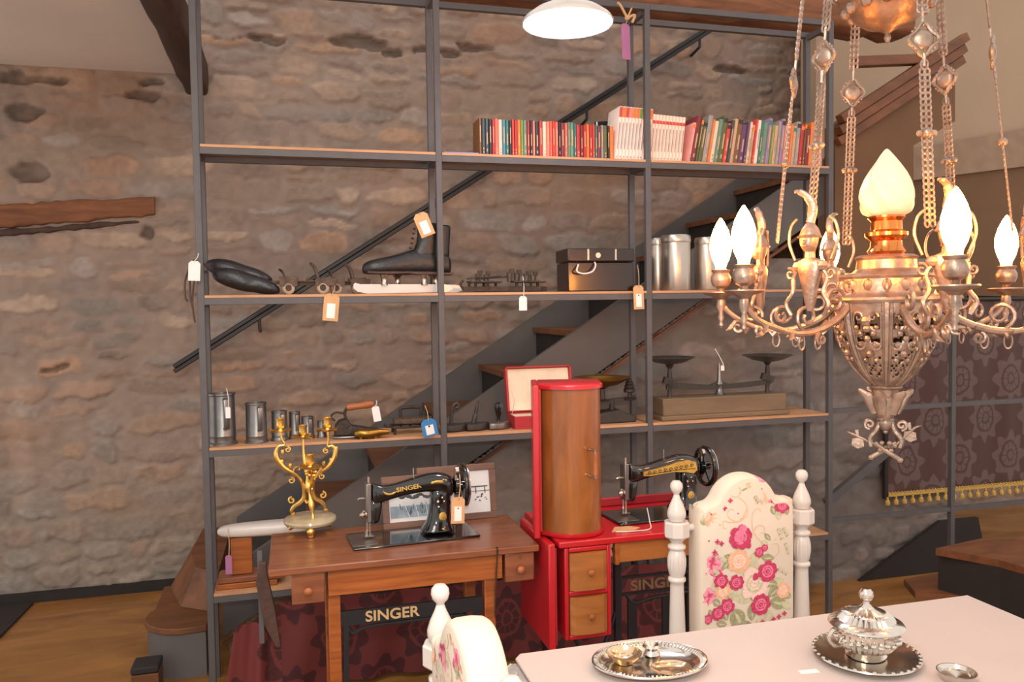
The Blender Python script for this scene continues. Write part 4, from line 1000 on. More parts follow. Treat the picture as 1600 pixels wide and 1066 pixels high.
# folded side leaf hanging on the left
lf = [(-.012, TZ-.01), (-.022, TZ-.07), (.0, TZ-.20), (.03, TZ-.27), (.045, TZ-.27), (.03, TZ-.15), (.012, TZ-.05), (.008, TZ-.01)]
o = thing('leather_strap_board', 'narrow dark tapering board hanging down at the left end of the sewing table', 'board', (tx0-.018, -.80, 0))
MB().prism(lf, -.012, .012).build('board', M['leatherb'], o, bevel=.002)
MB().bar((-.010, .014, TZ+.02), (-.010, .014, TZ-.26), .014, .010).build('edge_strip', M['frame'], o)

m1 = sewing_machine((tx0+.300, -.715, TZ+.0005), R(4), 'glossy black sewing machine with gold maker lettering on the left table', True)
tie_tag(716, 777, -.86, .042, .082, M['kraft'], 'kraft tag with red dot tied to the wheel of the left sewing machine', dot='reddot', top=(718, 742, -.76), tilt=.04)

# picture frames leaning behind the machine
def picture(x, y, w_, h_, bw, label, yaw=0, kind=0, lean=R(10)):
    t = thing('picture_frame', label, 'picture', (x, y, TZ+.0006), yaw)
    Rm = Matrix.Rotation(-lean, 4, 'X')
    b = MB()
    for q in ((0, w_, 0, bw), (0, w_, h_-bw, h_), (0, bw, bw, h_-bw), (w_-bw, w_, bw, h_-bw)): b.box(q[0], q[1], 0, .014, q[2], q[3], Rm)
    b.build('frame', M['brownframe'], t, bevel=.002)
    m = M['photo%d' % kind]
    b = MB(); b.box(bw*.9, w_-bw*.9, .007, .012, bw*.9, h_-bw*.9, Rm); b.build('print', M['paper'], t, smooth=False)
    r = random.Random(3+kind); b = MB()
    iw, ih = w_-2*bw, h_-2*bw
    if kind == 0:     # faded engraving: pale sky, ship masts and water
        b.box(bw+.02*iw, bw+.98*iw, .0060, .0068, bw+.10*ih, bw+.40*ih, Rm)
        b.mi = 1
        for k in range(26):
            u = r.uniform(.15, .7); v = r.uniform(.16, .34); b.tube([Rm @ Vector((bw+u*iw, .0056, bw+v*ih)), Rm @ Vector((bw+(u+r.uniform(-.04, .04))*iw, .0056, bw+(v+r.uniform(.05, .14))*ih))], .0011, 4)
        for k in range(16): b.ball(Rm @ Vector((bw+(.2+.035*k)*iw, .0065, bw+(.62+.04*math.sin(k))*ih)), .006*r.uniform(.6, 1.3), 6, sy=.12, sx=1.5)
        b.mi = 2
        for k in range(3): b.tube([Rm @ Vector((bw+(.30+.14*k)*iw, .0052, bw+.1*ih)), Rm @ Vector((bw+(.22+.16*k)*iw, .0052, bw+.52*ih))], .0016, 4)
    else:             # bandstand with crowd
        b.mi = 1
        for k in range(46): b.ball(Rm @ Vector((bw+r.uniform(.05, .95)*iw, .0065, bw+r.uniform(.26, .46)*ih)), .0028*r.uniform(.6, 1.5), 6, sy=.2)
        b.box(bw, bw+iw, .0060, .0068, bw+.50*ih, bw+.515*ih, Rm); b.box(bw+.64*iw, bw+.97*iw, .0060, .0068, bw+.60*ih, bw+.63*ih, Rm)
        for u in (.68, .78, .92): b.box(bw+u*iw, bw+(u+.015)*iw, .0060, .0068, bw+.45*ih, bw+.6*ih, Rm)
    b.build('image', [m, M['inkgrey'], M['paper']], t, smooth=False)
    return t
M['photo0'] = mat('engraving_tone', (150, 166, 176), .4, 0, .25, 30)
M['photo1'] = mat('photograph_tone', (214, 206, 186), .4)
M['inkgrey'] = mat('print_ink_grey', (96, 92, 90), .6)
p = atz(601, 816, TZ)
pb = at(661, 812, -.56)
picture(at(655, 810, -.572).x, -.572, .278, .190, .0225, 'rear brown framed picture sticking out on the right behind the sewing machine', R(1.5), 1)
picture(at(600, 816, -.63).x, -.612, .270, .175, .0225, 'front brown framed faded engraving directly behind the sewing machine', R(2), 0)

# ------------------------------------------------------------------ gilt candelabra
cp = atz(486, 843, TZ)
ca = thing('candelabra', 'ornate gilt candelabra of four cups on a round onyx base, left on the table', 'candelabra', (cp.x, cp.y+.085, TZ))
K = .000468
def cv(cx, cy, y=0): return Vector(((cx-365)*K, y, (925-cy)*K))
def path(pts, y0=0, y1=0):
    n = len(pts)-1
    return spline([cv(a, b_, y0+(y1-y0)*i/n) for i, (a, b_) in enumerate(pts)], 7)
MB().lathe([(.070, .030), (.082, .035), (.086, .043), (.084, .050), (.074, .055), (.001, .056)], n=40).build('onyx_base', M['onyx'], ca, bevel=0)
for a in (-90, 30, 150):
    c, s_ = math.cos(R(a)), math.sin(R(a))
    b = MB(); q = [(c*.050, s_*.050, .031), (c*.066, s_*.066, .025), (c*.072, s_*.072, .012), (c*.078, s_*.078, .0095)]
    b.tube(spline(q), [.010]*6+[.013]*6+[.008]*7, 8); b.ball((c*.074, s_*.074, .022), .014, 10)
    b.build('foot', M['gold'], ca)
legs = [[(250, 802), (240, 775), (262, 740), (300, 715), (326, 680), (330, 620), (312, 555), (270, 500)],
        [(478, 790), (470, 755), (440, 720), (402, 690), (386, 620), (402, 550), (440, 500), (462, 470)]]
for q, y in zip(legs, (.012, .012)):
    b = MB(); pts = path(q, y*3, 0); n = len(pts); b.tube(pts, [.0052+.0022*math.sin(PI*i/(n-1)) for i in range(n)], 8)
    e = cv(q[0][0], q[0][1], .036); sgn = -1 if q[0][0] < 365 else 1
    b.tube(scroll(cv(q[2][0]+sgn*18, q[2][1]-45, .02), .012, R(90 if sgn > 0 else 90), -sgn*1.1), .0035, 6); b.ball(e, .008, 8)
    b.build('scroll_leg', M['gold'], ca)
b = MB(); pts = path([(378, 845), (384, 790), (374, 700), (360, 610), (352, 530), (352, 470)], -.045, 0); n = len(pts)
b.tube(pts, [.0068+.003*math.sin(7*i/n*PI) for i in range(n)], 10); b.ball(cv(380, 842, -.045), .009, 8); b.build('scroll_leg', M['gold'], ca)
b = MB(); b.tube([cv(330, 620, .01), cv(386, 620, .01)], .006, 8); b.tube(path([(335, 690), (345, 710), (372, 690)]), .004, 6); b.ball(cv(357, 600), .012, 10, sz=1.6); b.build('knot', M['gold'], ca)
arms = [([(312, 555), (275, 505), (205, 455), (158, 395), (146, 345), (165, 300), (205, 290), (188, 250), (180, 200)], (180, 195), 0, .0),
        ([(400, 552), (440, 505), (495, 468), (540, 410), (552, 350), (530, 318), (500, 320), (505, 270), (502, 215)], (500, 205), 1, .0),
        ([(352, 530), (346, 470), (336, 400), (332, 330), (334, 268)], (332, 258), 2, .025),
        ([(360, 600), (378, 560), (385, 510), (376, 455)], (372, 445), 3, -.05)]
for q, cpx, k, y in arms:
    b = MB(); pts = path(q, 0, y); n = len(pts)
    b.tube(pts, [.0038+(.0050 if k < 2 else .002)*math.sin(PI*min(1, 1.3*i/(n-1)))**2 for i in range(n)], 8)
    if k < 2:
        sg = -1 if k == 0 else 1
        b.tube(scroll(cv(245 if k == 0 else 455, 545 if k == 0 else 530), .011, R(90), sg*1.2), .003, 6)
        b.tube(scroll(cv(225 if k == 0 else 487, 325 if k == 0 else 350), .010, R(90), sg*1.2), .003, 6)
        b.tube(scroll(cv(290 if k == 0 else 415, 470 if k == 0 else 470), .014, R(200 if k == 0 else -20), sg*.7), .0025, 6)
        for (u, v_) in ([(150, 350), (160, 395), (185, 410), (240, 440), (190, 340)] if k == 0 else [(548, 360), (540, 400), (520, 420), (470, 440), (560, 340)]):
            b.ball(cv(u, v_), .0065, 8, sz=1.7)
    elif k == 3:
        for (u, v_) in [(365, 500), (395, 505), (405, 480), (350, 490)]: b.ball(cv(u, v_, y*.8), .007, 8)
    b.build('arm', M['gold'], ca)
    cc = cv(cpx[0], cpx[1], y)
    pan = MB(); n_ = 20; vs = []
    prof = [(.004, -.004), (.016, -.001), (.026, .001), (.036, .004), (.037, .006), (.026, .004), (.010, .003)]
    pan.lathe(prof, cc, 24)
    for i in range(len(pan.v)):
        x, yy, z = pan.v[i]; dx, dy = x-cc.x, yy-cc.y; rr = math.hypot(dx, dy); a = math.atan2(dy, dx)
        f_ = 1+.14*math.sin(6*a)*(rr/.037); pan.v[i] = (cc.x+dx*f_, cc.y+dy*f_, z+.004*math.sin(5*a+k)*(rr/.037))
    pn = pan.build('drip_pan', M['gold'], ca)
    MB().lathe([(.008, .003), (.006, .008), (.012, .014), (.0135, .022), (.0125, .034), (.0145, .040), (.015, .043), (.011, .043), (.010, .03), (.001, .028)], cc, 20, caps=False).build('candle_cup', M['gold'], ca)

# ------------------------------------------------------------------ damask hanging behind the tables
def cloth_sheet(name, x0, x1, z0, z1, y, m, waves=9, amp=.02, skew=0.0, nx=90, nz=24, seed=1):
    r = random.Random(seed); ph = [r.uniform(0, 6) for _ in range(4)]; vs = []; fs = []
    for s_ in (0, 1):
        for j in range(nz+1):
            v = j/nz
            for i in range(nx+1):
                u = i/nx; x = x0+(x1-x0)*u+skew*(1-v)*(1-u)
                yy = y+amp*(1-.4*v)*(math.sin(u*waves*2*PI+ph[0])+.5*math.sin(u*waves*3.3*PI+ph[1]+v))+s_*.003
                vs.append((x, yy, z0+(z1-z0)*v))
    N_ = (nx+1)*(nz+1)
    for j in range(nz):
        for i in range(nx):
            a = j*(nx+1)+i; fs.append((a, a+1, a+nx+2, a+nx+1)); fs.append((a+N_, a+nx+1+N_, a+nx+2+N_, a+1+N_))
    edge = [j*(nx+1) for j in range(nz+1)]
    for j in range(nz):
        a = j*(nx+1); fs.append((a, a+nx+1, a+nx+1+N_, a+N_)); a = j*(nx+1)+nx; fs.append((a, a+N_, a+nx+1+N_, a+nx+1))
    return MB().add(vs, fs).build(name, m, None, angle=80)
o = cloth_sheet('damask_curtain', -.08, 1.62, .02, SH[3]-.045, -.062, M['damask_red'], 7, .014, -.10)
tag(o, 'dark red damask cloth hanging below the lowest shelf behind both sewing tables', 'cloth')
o = cloth_sheet('red_cloth', -.20, -.06, .03, .50, -.62, M['damask_red'], 2, .012, -.08, 20, 12, 5)
tag(o, 'narrow fold of red damask cloth hanging left of the sewing table', 'cloth')

# ------------------------------------------------------------------ red sewing cabinet
RZ = .78
q = [atz(820, 815, RZ), atz(875, 852, RZ), atz(1080, 838, RZ)]
rx0, ry0, ry1 = .765, -.985, -.60
rx1 = rx0+.62
t = thing('red_sewing_cabinet', 'red lacquered sewing table with two wooden drawers and cast iron treadle legs', 'table', (rx0, ry0, 0))
W = rx1-rx0; D = ry1-ry0
MB().box(.0, W, 0, D, RZ-.02, RZ).build('tabletop', M['red'], t, bevel=.004)
MB().box(.20, W-.02, .012, .028, RZ-.085, RZ-.0205).build('apron', M['drawer'], t, bevel=.002)
MB().box(.185, .20, .006, .03, RZ-.090, RZ-.0205).build('apron_block', M['oak'], t, bevel=.002)
# hanging left leaf
MB().box(-.034, -.012, .0, D-.06, RZ-.335, RZ-.003).build('drop_leaf', M['red'], t, bevel=.005)
MB().box(-.011, -.006, .01, D-.07, RZ-.32, RZ-.02).build('leaf_liner', M['redbox'], t)
# red drawer case
b = MB(); dx0, dx1 = .018, .170
zs = [RZ-.021, RZ-.036, RZ-.155, RZ-.172, RZ-.292, RZ-.308]
b.box(dx0, dx0+.014, .004, D-.06, zs[5], zs[0]); b.box(dx1-.014, dx1, .004, D-.06, zs[5], zs[0])
for a, c in ((zs[1], zs[0]), (zs[3], zs[2]), (zs[5], zs[4])): b.box(dx0+.0141, dx1-.0141, .002, D-.06, a, c)
b.build('drawer_case', M['red'], t, bevel=.004)
for a, c in ((zs[2], zs[1]), (zs[4], zs[3])):
    d = MB().loft([[Vector((x, yy, z)) for x, yy in [(dx0+.016, .05), (dx0+.016, .002), (dx0+.03, -.008), ((dx0+dx1)/2, -.012), (dx1-.03, -.008), (dx1-.016, .002), (dx1-.016, .05)]] for z in (a+.002, c-.002)]).build('drawer', M['drawer'], t, angle=30)
    MB().lathe([(.005, 0), (.004, .006), (.009, .010), (.010, .015), (.006, .020), (.001, .021)], ((dx0+dx1)/2, -.0115, (a+c)/2+.0), 16, ax=(0, -1, 0)).build('knob', M['handlewood'], d)
# treadle legs
b = MB(); fz = .575
b.box(.22, W-.03, .05, .060, fz-.002, fz+.006); b.box(.22, W-.03, .05, .060, fz+.052, fz+.060)
b.bar((.21, .055, RZ-.02), (.21, .055, .05), .02)
b.tube(spline([(.20, .055, RZ-.05), (.22, .055, .60), (.19, .055, .48), (.13, .055, .34), (.10, .055, .20), (.12, .055, .02)]), .008, 8)
b.tube(spline([(.06, .055, .47), (.10, .055, .40), (.18, .055, .34), (.20, .055, .2), (.17, .055, .02)]), .008, 8)
b.tube(spline([(.24, .055, fz), (.27, .055, fz-.03), (.33, .055, fz-.02), (.42, .055, fz-.015), (W-.05, .055, fz)]), .006, 8)
for k in range(3): b.bar((.26+.12*k, .055, fz-.02), (.26+.12*k, .055, .06), .03, .010)
b.bar((.1, .055, .06), (W-.02, .055, .06), .02)
b.build('treadle_frame', M['castiron'], t)
MB().bar((W-.03, .055, RZ-.02), (W-.03, .055, .0), .025).build('leg', M['castiron'], t)
MB().bar((.05, D-.08, RZ-.02), (.05, D-.08, .0), .025).build('leg', M['castiron'], t)
MB().bar((W-.03, D-.08, RZ-.02), (W-.03, D-.08, .0), .025).build('leg', M['castiron'], t)
MB().bar((.12, .056, .02), (.12, .056, .0), .03).build('leg', M['castiron'], t)
text_mesh('lettering', 'SINGER', .046, .001, mat('tarnished_letters', (104, 84, 58), .6), t, (.345, .0495, fz+.027), (PI/2, 0, 0), 1.2)
# raised red flap at the back
o = MB().box(.26, W-.01, D-.02, D-.004, RZ+.001, RZ+.03).build('rear_flap', M['redbox'], t, bevel=.003)
# small dish by the bonnet
m2 = sewing_machine((rx0+.30, -.78, RZ+.0005), R(3), 'old black sewing machine with broad gold decal band on the red table', False)
q = atz(960, 826, RZ)
t = thing('paper_slip', 'curled cream paper and loose thread beside the wooden cover on the red table', 'paper', (q.x-.015, -.93, RZ+.0005))
MB().prism([(-.01, 0), (.07, .0), (.095, .02), (.07, .045), (.02, .05)], 0, .0015, 'xy').build('sheet', M['kraft'], t)
MB().tube(spline([(.0, -.01, .003), (.06, -.02, .003), (.115, -.012, .003), (.125, .010, .02), (.125, .03, .06)]), .0016, 5).build('thread', M['wstring'], t)
# bonnet: the tall half-round wooden cover standing on end
bx0 = at(830, 700, -.82).x-.02; p = at(943, 830, -.9)
H_ = .475; zb = RZ+.0006
t = thing('machine_cover', 'tall half-round wooden sewing machine cover with red edging standing on end', 'cover', (bx0, -.93, zb), R(-15))
Wc = .21; Dc_ = .20
def dsec(z, g=0.0):
    o_ = [Vector((.022-g, Dc_+g, z)), Vector((.022-g, .0+.05-g, z))]
    for i in range(0, 15):
        a = -PI*.78+(PI*.78+.10)*i/14
        o_.append(Vector((.115+(.095+g)*math.cos(a), .085+(.085+g)*math.sin(a)*1.0, z)))
    o_.append(Vector((Wc+g, Dc_+g, z)))
    return o_
MB().loft([dsec(.014), dsec(H_-.014)]).build('shell', M['veneer'], t, angle=50)
b = MB(); b.loft([dsec(0, .004), dsec(.004, .008), dsec(.0138, .008)]); b.build('bottom_rim', M['red'], t, angle=50)
b = MB(); b.loft([dsec(H_-.0138, .008), dsec(H_-.003, .008), dsec(H_, .004)]); b.build('top_rim', M['red'], t, angle=50)
MB().box(-.006, .0135, .0, Dc_+.008, 0.0, H_).build('flat_edge', M['red'], t, bevel=.004)
MB().box(.014, .0205, .03, Dc_, .015, H_-.015).build('inner_edge', M['redbox'], t)
hx = at(925, 720, -.95).x-bx0
hn = MB().tube([(hx-.012, .01, .275), (hx+.0, -.020, .277), (hx+.005, -.028, .275)], .0042, 8); hn.tube([(hx-.012, .01, .195), (hx+.0, -.020, .193), (hx+.005, -.028, .195)], .0042, 8); hn.tube([(hx+.004, -.028, .278), (hx+.004, -.028, .192)], .003, 8)
hh = hn.build('handle', M['chrome'], t)
b = MB(); b.lathe([(.0062+.001*(i % 2), .200+.0035*i) for i in range(21)], (hx+.004, -.028, 0), 12); b.build('grip', M['handlewood'], hh)

# ------------------------------------------------------------------ chairs
KC = .000489
def cx_(u): return (u-500)*KC
def cz_(v): return 1.045-(v-172)*KC
def chair(label, loc, rz, seed=1):
    t = thing('dining_chair', label, 'chair', loc, rz, 'white chairs with floral backs')
    top = 1.045
    for s_ in (-1, 1):
        x = s_*.194
        prof = [(.010, .0), (.014, .01), (.020, .40), (.0225, .45), (.0225, .62), (.018, .78), (.0185, .79), (.0235, .795), (.023, .802), (.018, .806), (.0215, .815), (.0245, .835), (.0245, .855), (.0215, .872), (.017, .880), (.0235, .884), (.0235, .892), (.015, .898), (.018, .906), (.024, .912), (.024, .914)]
        MB().lathe([(r, z) for r, z in prof], (x, 0, 0), 32, flute=(10, 13)).build('post', M['white'], t, angle=60)
        MB().lathe([(.031, 0), (.034, .004), (.034, .040), (.031, .044)], (x, 0, .915), 8).build('post_block', M['white'], t, smooth=False)
        MB().lathe([(.019, .0), (.020, .004), (.0245, .012), (.0245, .024), (.019, .042), (.011, .060), (.007, .072), (.0085, .076), (.014, .082), (.0168, .092), (.0155, .102), (.010, .109), (.001, .111)], (x, 0, .959+.001), 28).build('finial', M['white'], t)
        MB().lathe([(.012, 0), (.018, .02), (.023, .2), (.026, .38), (.026, .41)], (x*1.02, -.40, 0), 20).build('front_leg', M['white'], t)
    for z in (.915+.022, .50):
        for s_ in (-1, 1): MB().tube([(s_*.168, 0, z), (s_*.143, 0, z)], .010, 10).build('peg', M['white'], t)
    b = MB(); b.box(-.20, .20, -.42, .02, .41, .445); b.build('seat_frame', M['white'], t, bevel=.006)
    MB().loft([[Vector((x*k, -.20+y*k, z)) for x, y in [(math.copysign(.195*abs(math.cos(a))**.4, math.cos(a)), math.copysign(.205*abs(math.sin(a))**.4, math.sin(a))) for a in [2*PI*i/32 for i in range(32)]]] for k, z in ((.96, .446), (1.0, .46), (.99, .485), (.9, .5), (.6, .508))]).build('seat', M['fabric'], t)
    # padded back
    half = [(205, 1250), (200, 1015), (200, 330), (212, 290), (240, 264), (290, 252), (318, 228), (345, 185), (385, 145), (440, 117), (500, 107)]
    out = [(cx_(u), cz_(v)) for u, v in half]; out += [(-a, b_) for a, b_ in reversed(out[:-1])]
    outs = spline([(a, 0, b_) for a, b_ in out], 3)
    P = [(p.x, p.z) for p in outs]
    cxm, czm = 0, .76
    b = MB(); secs = []
    for k, y in ((.935, -.036), (.955, -.0345), (.985, -.027), (1, -.012), (1, .012), (.985, .024), (.955, .0285), (.935, .030)):
        o_ = []
        for a, c in P:
            # inset the outline toward the middle by a fixed width
            d = Vector((a-cxm, c-czm)); l = d.length; ins = (1-k)*.16
            o_.append(Vector((a*(1-ins/max(.08, abs(a)+.02)) if abs(a) > .02 else a, y, czm+(c-czm)*(1-ins/.28))))
        secs.append(o_)
    bk = MB().loft(secs).build('backrest', M['fabric'], t, angle=60)
    # woven flower print, on both faces
    mats = [M['rose'], M['rosel'], M['blush'], M['peach'], M['leaf'], M['leafl'], M['tan']]
    def print_on(side):
        b = MB(); r = random.Random(seed+side); lay = [0]
        Y0 = -.0364 if side == 0 else .0304; sg = -1 if side == 0 else 1
        def pt(u, v):
            u = min(772, max(228, u)); du = abs(u-500); lim = 117+(du/155)**2*128 if du < 155 else 250+max(0, du-225)**2/40
            return ((u-500)*KC*(1 if side == 0 else -1), cz_(max(v, lim+34)))
        def inside(u, v): return 212 < u < 788 and v > 120 and (abs(u-500) < 150 or v > 275)
        def blob(u, v, ru, rv, ang, mi, n=10, wob=.12, off=0):
            b.mi = mi; lay[0] += 1; y = Y0+sg*(off+.0004+lay[0]*.000004); ca_, sa = math.cos(ang), math.sin(ang); pts = []
            for i in range(n):
                a = 2*PI*i/n; k = 1+r.uniform(-wob, wob); x_, z_ = ru*k*math.cos(a), rv*k*math.sin(a)
                uu, vv = u+x_*ca_-z_*sa, v+x_*sa+z_*ca_
                uu = min(786, max(214, uu)); px_, pz_ = pt(uu, vv); pts.append((px_, pz_))
            vs = [(a, y, c) for a, c in pts]; b.add(vs, [tuple(range(n))])
        def leafs(u, v, L, wd, ang, mi):
            b.mi = mi; lay[0] += 1; y = Y0+sg*(.0002+lay[0]*.000004); pts = []
            for s2 in (1, -1):
                for i in range(7):
                    tt = i/6 if s2 > 0 else 1-i/6; x_ = (tt-.5)*L; z_ = s2*wd/2*math.sin(PI*tt)**.8
                    pts.append(pt(min(786, max(214, u+x_*math.cos(ang)-z_*math.sin(ang))), v+x_*math.sin(ang)+z_*math.cos(ang)))
            b.add([(a, y, c) for a, c in pts], [tuple(range(14))])
        def rose(u, v, R_, m1=0, m2=1):
            R_ *= 1.14
            for k in range(8):
                a = 2*PI*k/8+r.uniform(-.3, .3); blob(u+R_*.55*math.cos(a), v+R_*.55*math.sin(a), R_*.5, R_*.42, a, m1, 9, .1)
            for k in range(6):
                a = 2*PI*k/6+.4; blob(u+R_*.48*math.cos(a), v+R_*.48*math.sin(a), R_*.30, R_*.10, a+PI/2, m2, 8, .1)
            blob(u, v, R_*.36, R_*.33, 0, m2, 9, .1); blob(u, v, R_*.24, R_*.22, 0, m1, 9, .1); blob(u+R_*.05, v, R_*.10, R_*.06, .5, m2, 7, .1)
        def strip(pts, wd, mi):
            s_ = spline([(a, 0, c) for a, c in pts], 7); b.mi = mi; lay[0] += 1; y = Y0+sg*(.0002+lay[0]*.000004); vs = []; fs = []
            for i, p in enumerate(s_):
                d = (s_[min(i+1, len(s_)-1)]-s_[max(i-1, 0)]); d.normalize(); w_ = wd*(1-.5*i/len(s_))
                for q in (1, -1):
                    a, c = pt(p.x-d.z*w_*q, p.z+d.x*w_*q); vs.append((a, y, c))
            for i in range(len(s_)-1): fs.append((2*i, 2*i+1, 2*i+3, 2*i+2))
            b.add(vs, fs)
        def sprig(u, v, L, ang):
            u = min(735, max(255, u)); v = max(v, 215)
            for k in range(5):
                q = k/4; uu, vv = u+L*q*math.cos(ang), v+L*q*math.sin(ang)
                leafs(uu+7*math.cos(ang+1.2), vv+7*math.sin(ang+1.2), 17, 7, ang+.9, 5 if k % 2 else 4); leafs(uu+7*math.cos(ang-1.2), vv+7*math.sin(ang-1.2), 17, 7, ang-.9, 5)
        def swirl(u, v, R_, a0, turns): strip([(u+R_*(1-.75*i/12)*math.cos(a0+turns*2*PI*i/12), v+R_*(1-.75*i/12)*math.sin(a0+turns*2*PI*i/12)) for i in range(13)], 3.2, 6)
        for q in ([(370, 160), (420, 150), (452, 190), (430, 225), (395, 215), (385, 195)], [(440, 230), (485, 270), (490, 330), (440, 365), (385, 345), (370, 310), (390, 290), (410, 300)],
                  [(490, 300), (450, 360), (390, 365), (345, 355), (345, 390), (365, 398)], [(575, 490), (530, 430), (522, 350), (540, 310), (570, 305), (575, 325)], [(530, 430), (560, 400), (595, 410), (600, 440), (575, 445)], [(640, 600), (690, 570), (685, 520), (650, 515)]): strip(q, 3.6, 6)
        for (u, v, n_) in ((262, 330, 8), (600, 225, 6), (500, 165, 5)):
            for k in range(n_): leafs(u+r.uniform(-28, 28), v+r.uniform(-20, 40), 44, 11, r.uniform(-.6, 1.6), r.choice([3, 4, 5, 6]))
        for (u, v, L, w_, a) in ((460, 800, 120, 74, .5), (430, 915, 130, 100, 1.1), (520, 890, 110, 60, 1.6), (625, 930, 100, 56, 1.3), (690, 860, 120, 80, .3), (660, 790, 90, 60, -.6), (740, 820, 80, 46, .5), (540, 580, 90, 60, -.6), (500, 600, 80, 40, .9), (620, 590, 90, 46, .2), (360, 600, 80, 38, -.7), (300, 640, 60, 34, .6), (300, 810, 60, 44, .7), (690, 350, 60, 40, 1.4), (655, 320, 60, 34, 1.2), (745, 330, 56, 30, 1.5), (330, 935, 70, 44, .2), (600, 505, 60, 34, .5), (480, 660, 80, 40, .5), (700, 740, 80, 50, .8), (400, 770, 110, 60, .9), (350, 880, 90, 50, 1.2), (480, 960, 90, 50, .1), (560, 960, 80, 44, 2.0), (740, 880, 80, 44, .7), (640, 740, 90, 50, .2), (560, 640, 80, 44, .8), (290, 720, 70, 40, 1.0), (380, 560, 70, 34, .3), (440, 520, 60, 30, 1.1), (620, 470, 60, 30, .8), (265, 870, 60, 34, 1.2), (520, 800, 70, 36, 1.2)):
            leafs(u, v, L, w_, a, r.choice([4, 4, 5])); leafs(u+4, v+4, L*.7, w_*.2, a, 5)
        for (u, v, L, a) in ((330, 560, 70, .9), (290, 540, 60, .6), (690, 430, 60, 1.2), (720, 430, 50, 1.0), (690, 660, 60, .6), (740, 520, 60, 1.2), (330, 210, 60, -.5), (540, 230, 40, 1.0), (300, 770, 60, -1.2), (250, 960, 60, .4), (640, 180, 50, .9)): sprig(u, v, L, a)
        for k in range(26): blob(r.choice([r.uniform(225, 330), r.uniform(560, 780), r.uniform(420, 600)]), r.uniform(180, 980), 6, 5, 0, r.choice([0, 1, 3, 5]), 6)
        rose(440, 590, 60, 3, 2); rose(240, 318, 32, 3, 2); rose(340, 750, 40, 3, 2); rose(720, 790, 40, 3, 2)
        rose(535, 728, 82, 2, 5); blob(542, 690, 20, 22, 0, 0)
        rose(448, 455, 62); blob(408, 460, 34, 26, .3, 0); blob(490, 500, 30, 22, .6, 0); blob(462, 410, 26, 26, 0, 1); blob(440, 450, 30, 36, 0, 1)
        rose(328, 690, 38); rose(422, 710, 40); rose(618, 668, 54); rose(575, 855, 54); rose(365, 838, 40); rose(308, 870, 36); rose(245, 897, 25); rose(712, 295, 42); rose(660, 258, 22); rose(565, 552, 26); rose(600, 530, 18)
        for (u, v) in ((288, 522), (305, 465), (330, 478), (350, 280), (385, 240), (375, 975), (490, 965), (585, 955), (690, 940), (725, 925), (655, 950)):
            for k in range(4): blob(u+8*math.cos(k*1.57), v+8*math.sin(k*1.57), 8, 6, k*1.57, 0, 6)
        o = b.build('floral_print', mats, bk, smooth=False)
        return o
    print_on(0); print_on(1)
    return t
# far side of the table, facing the camera
pl, pr_ = at(1053, 800, -1.36), at(1257, 790, -1.36)
chair('white turned-post chair with rose print back, facing the camera beyond the dining table', ((pl.x+pr_.x)/2, -1.36, 0), R(2))
c2 = chair('white turned-post chair with rose print back seen edge-on at the left end of the table', (.256, -2.08, 0), R(94), 5)
for c in bpy.data.objects:
    if c.name.startswith('dining_chair') and c.parent is None: c.scale = (1, 1, .967)
c2.scale = (1, 1, .94)

# ------------------------------------------------------------------ dining table
DZ = .76
t = thing('dining_table', 'long white dining table with silvery carved corner, in the foreground', 'table', (1.0, -2.2, 0))
q = atz(1500, 925, DZ); q0 = atz(806, 1030, DZ)
xa, xb, ya, yb = q0.x-1.0, q.x-1.0, -2.95+2.2, (q.y+q0.y)/2+2.2
out = [(xa+.015, yb), (xb, yb), (xb, ya), (xa, ya), (xa, yb-.02)]
MB().prism(out, DZ-.006, DZ, 'xy').build('tabletop', M['cloth'], t, bevel=.002)
M['carved'] = mat('silvery_grey_carved_rim', (176, 170, 168), .35, .3, .2, 30, .3, 60)
b = MB()
secs = []
for x in (xa-.0, xa+.01):
    pass
MB().box(xa+.01, xb-.01, ya+.01, yb-.01, DZ-.045, DZ-.0065).build('apron', M['carved'], t, bevel=.008)
b = MB(); n = 14
rim = [(xa-.008, yb-.03, DZ-.040), (xa-.008, ya+.02, DZ-.040)]
b.tube([rim[0], rim[1]], .034, 20)
for k in range(26):
    y = yb-.03-k*.045; a0 = 0
    b.tube([(xa-.008+.035*math.cos(a), y+.016*math.sin(2*a), DZ-.040+.035*math.sin(a)) for a in [R(100+i*16) for i in range(11)]], .0035, 6)
b.build('carved_rim', M['carved'], t)
for x in (xa+.10, xb-.10):
    for y in (ya+.10, yb-.12):
        MB().lathe([(.02, 0), (.03, .03), (.022, .08), (.03, .3), (.038, .6), (.03, .64), (.04, .66), (.04, DZ-.046)], (x, y, 0), 20).build('leg', M['white'], t)

# silver oval tray with small dishes
p = atz(1012, 1040, DZ)
tr = thing('oval_tray', 'oval silver tray with gadrooned rim at the front of the white table', 'tray', (p.x, p.y-.01, DZ+.0006), R(-9))
wx = (atz(1105, 1040, DZ).x-atz(920, 1040, DZ).x)/2; wy = .085
def olathe(prof, name, m, par, n=64, gad=None, c=(0, 0, 0)):
    b = MB(); vs = []; fs = []
    for r, z in prof:
        for i in range(n):
            a = 2*PI*i/n; k = 1+(.012*(i % 2) if gad and gad[0] < r < gad[1] else 0); vs.append((c[0]+wx*r*k*math.cos(a), c[1]+wy*(r*k)*math.sin(a), c[2]+z+(.0015*(i % 2) if gad and gad[0] < r < gad[1] else 0)))
    for k in range(len(prof)-1):
        for i in range(n):
            j = (i+1) % n; fs.append((k*n+i, k*n+j, (k+1)*n+j, (k+1)*n+i))
    fs.append(tuple(range(n))); b.add(vs, fs); b.add(vs[-n:], [tuple(range(n))]); return b.build(name, m, par, angle=50)
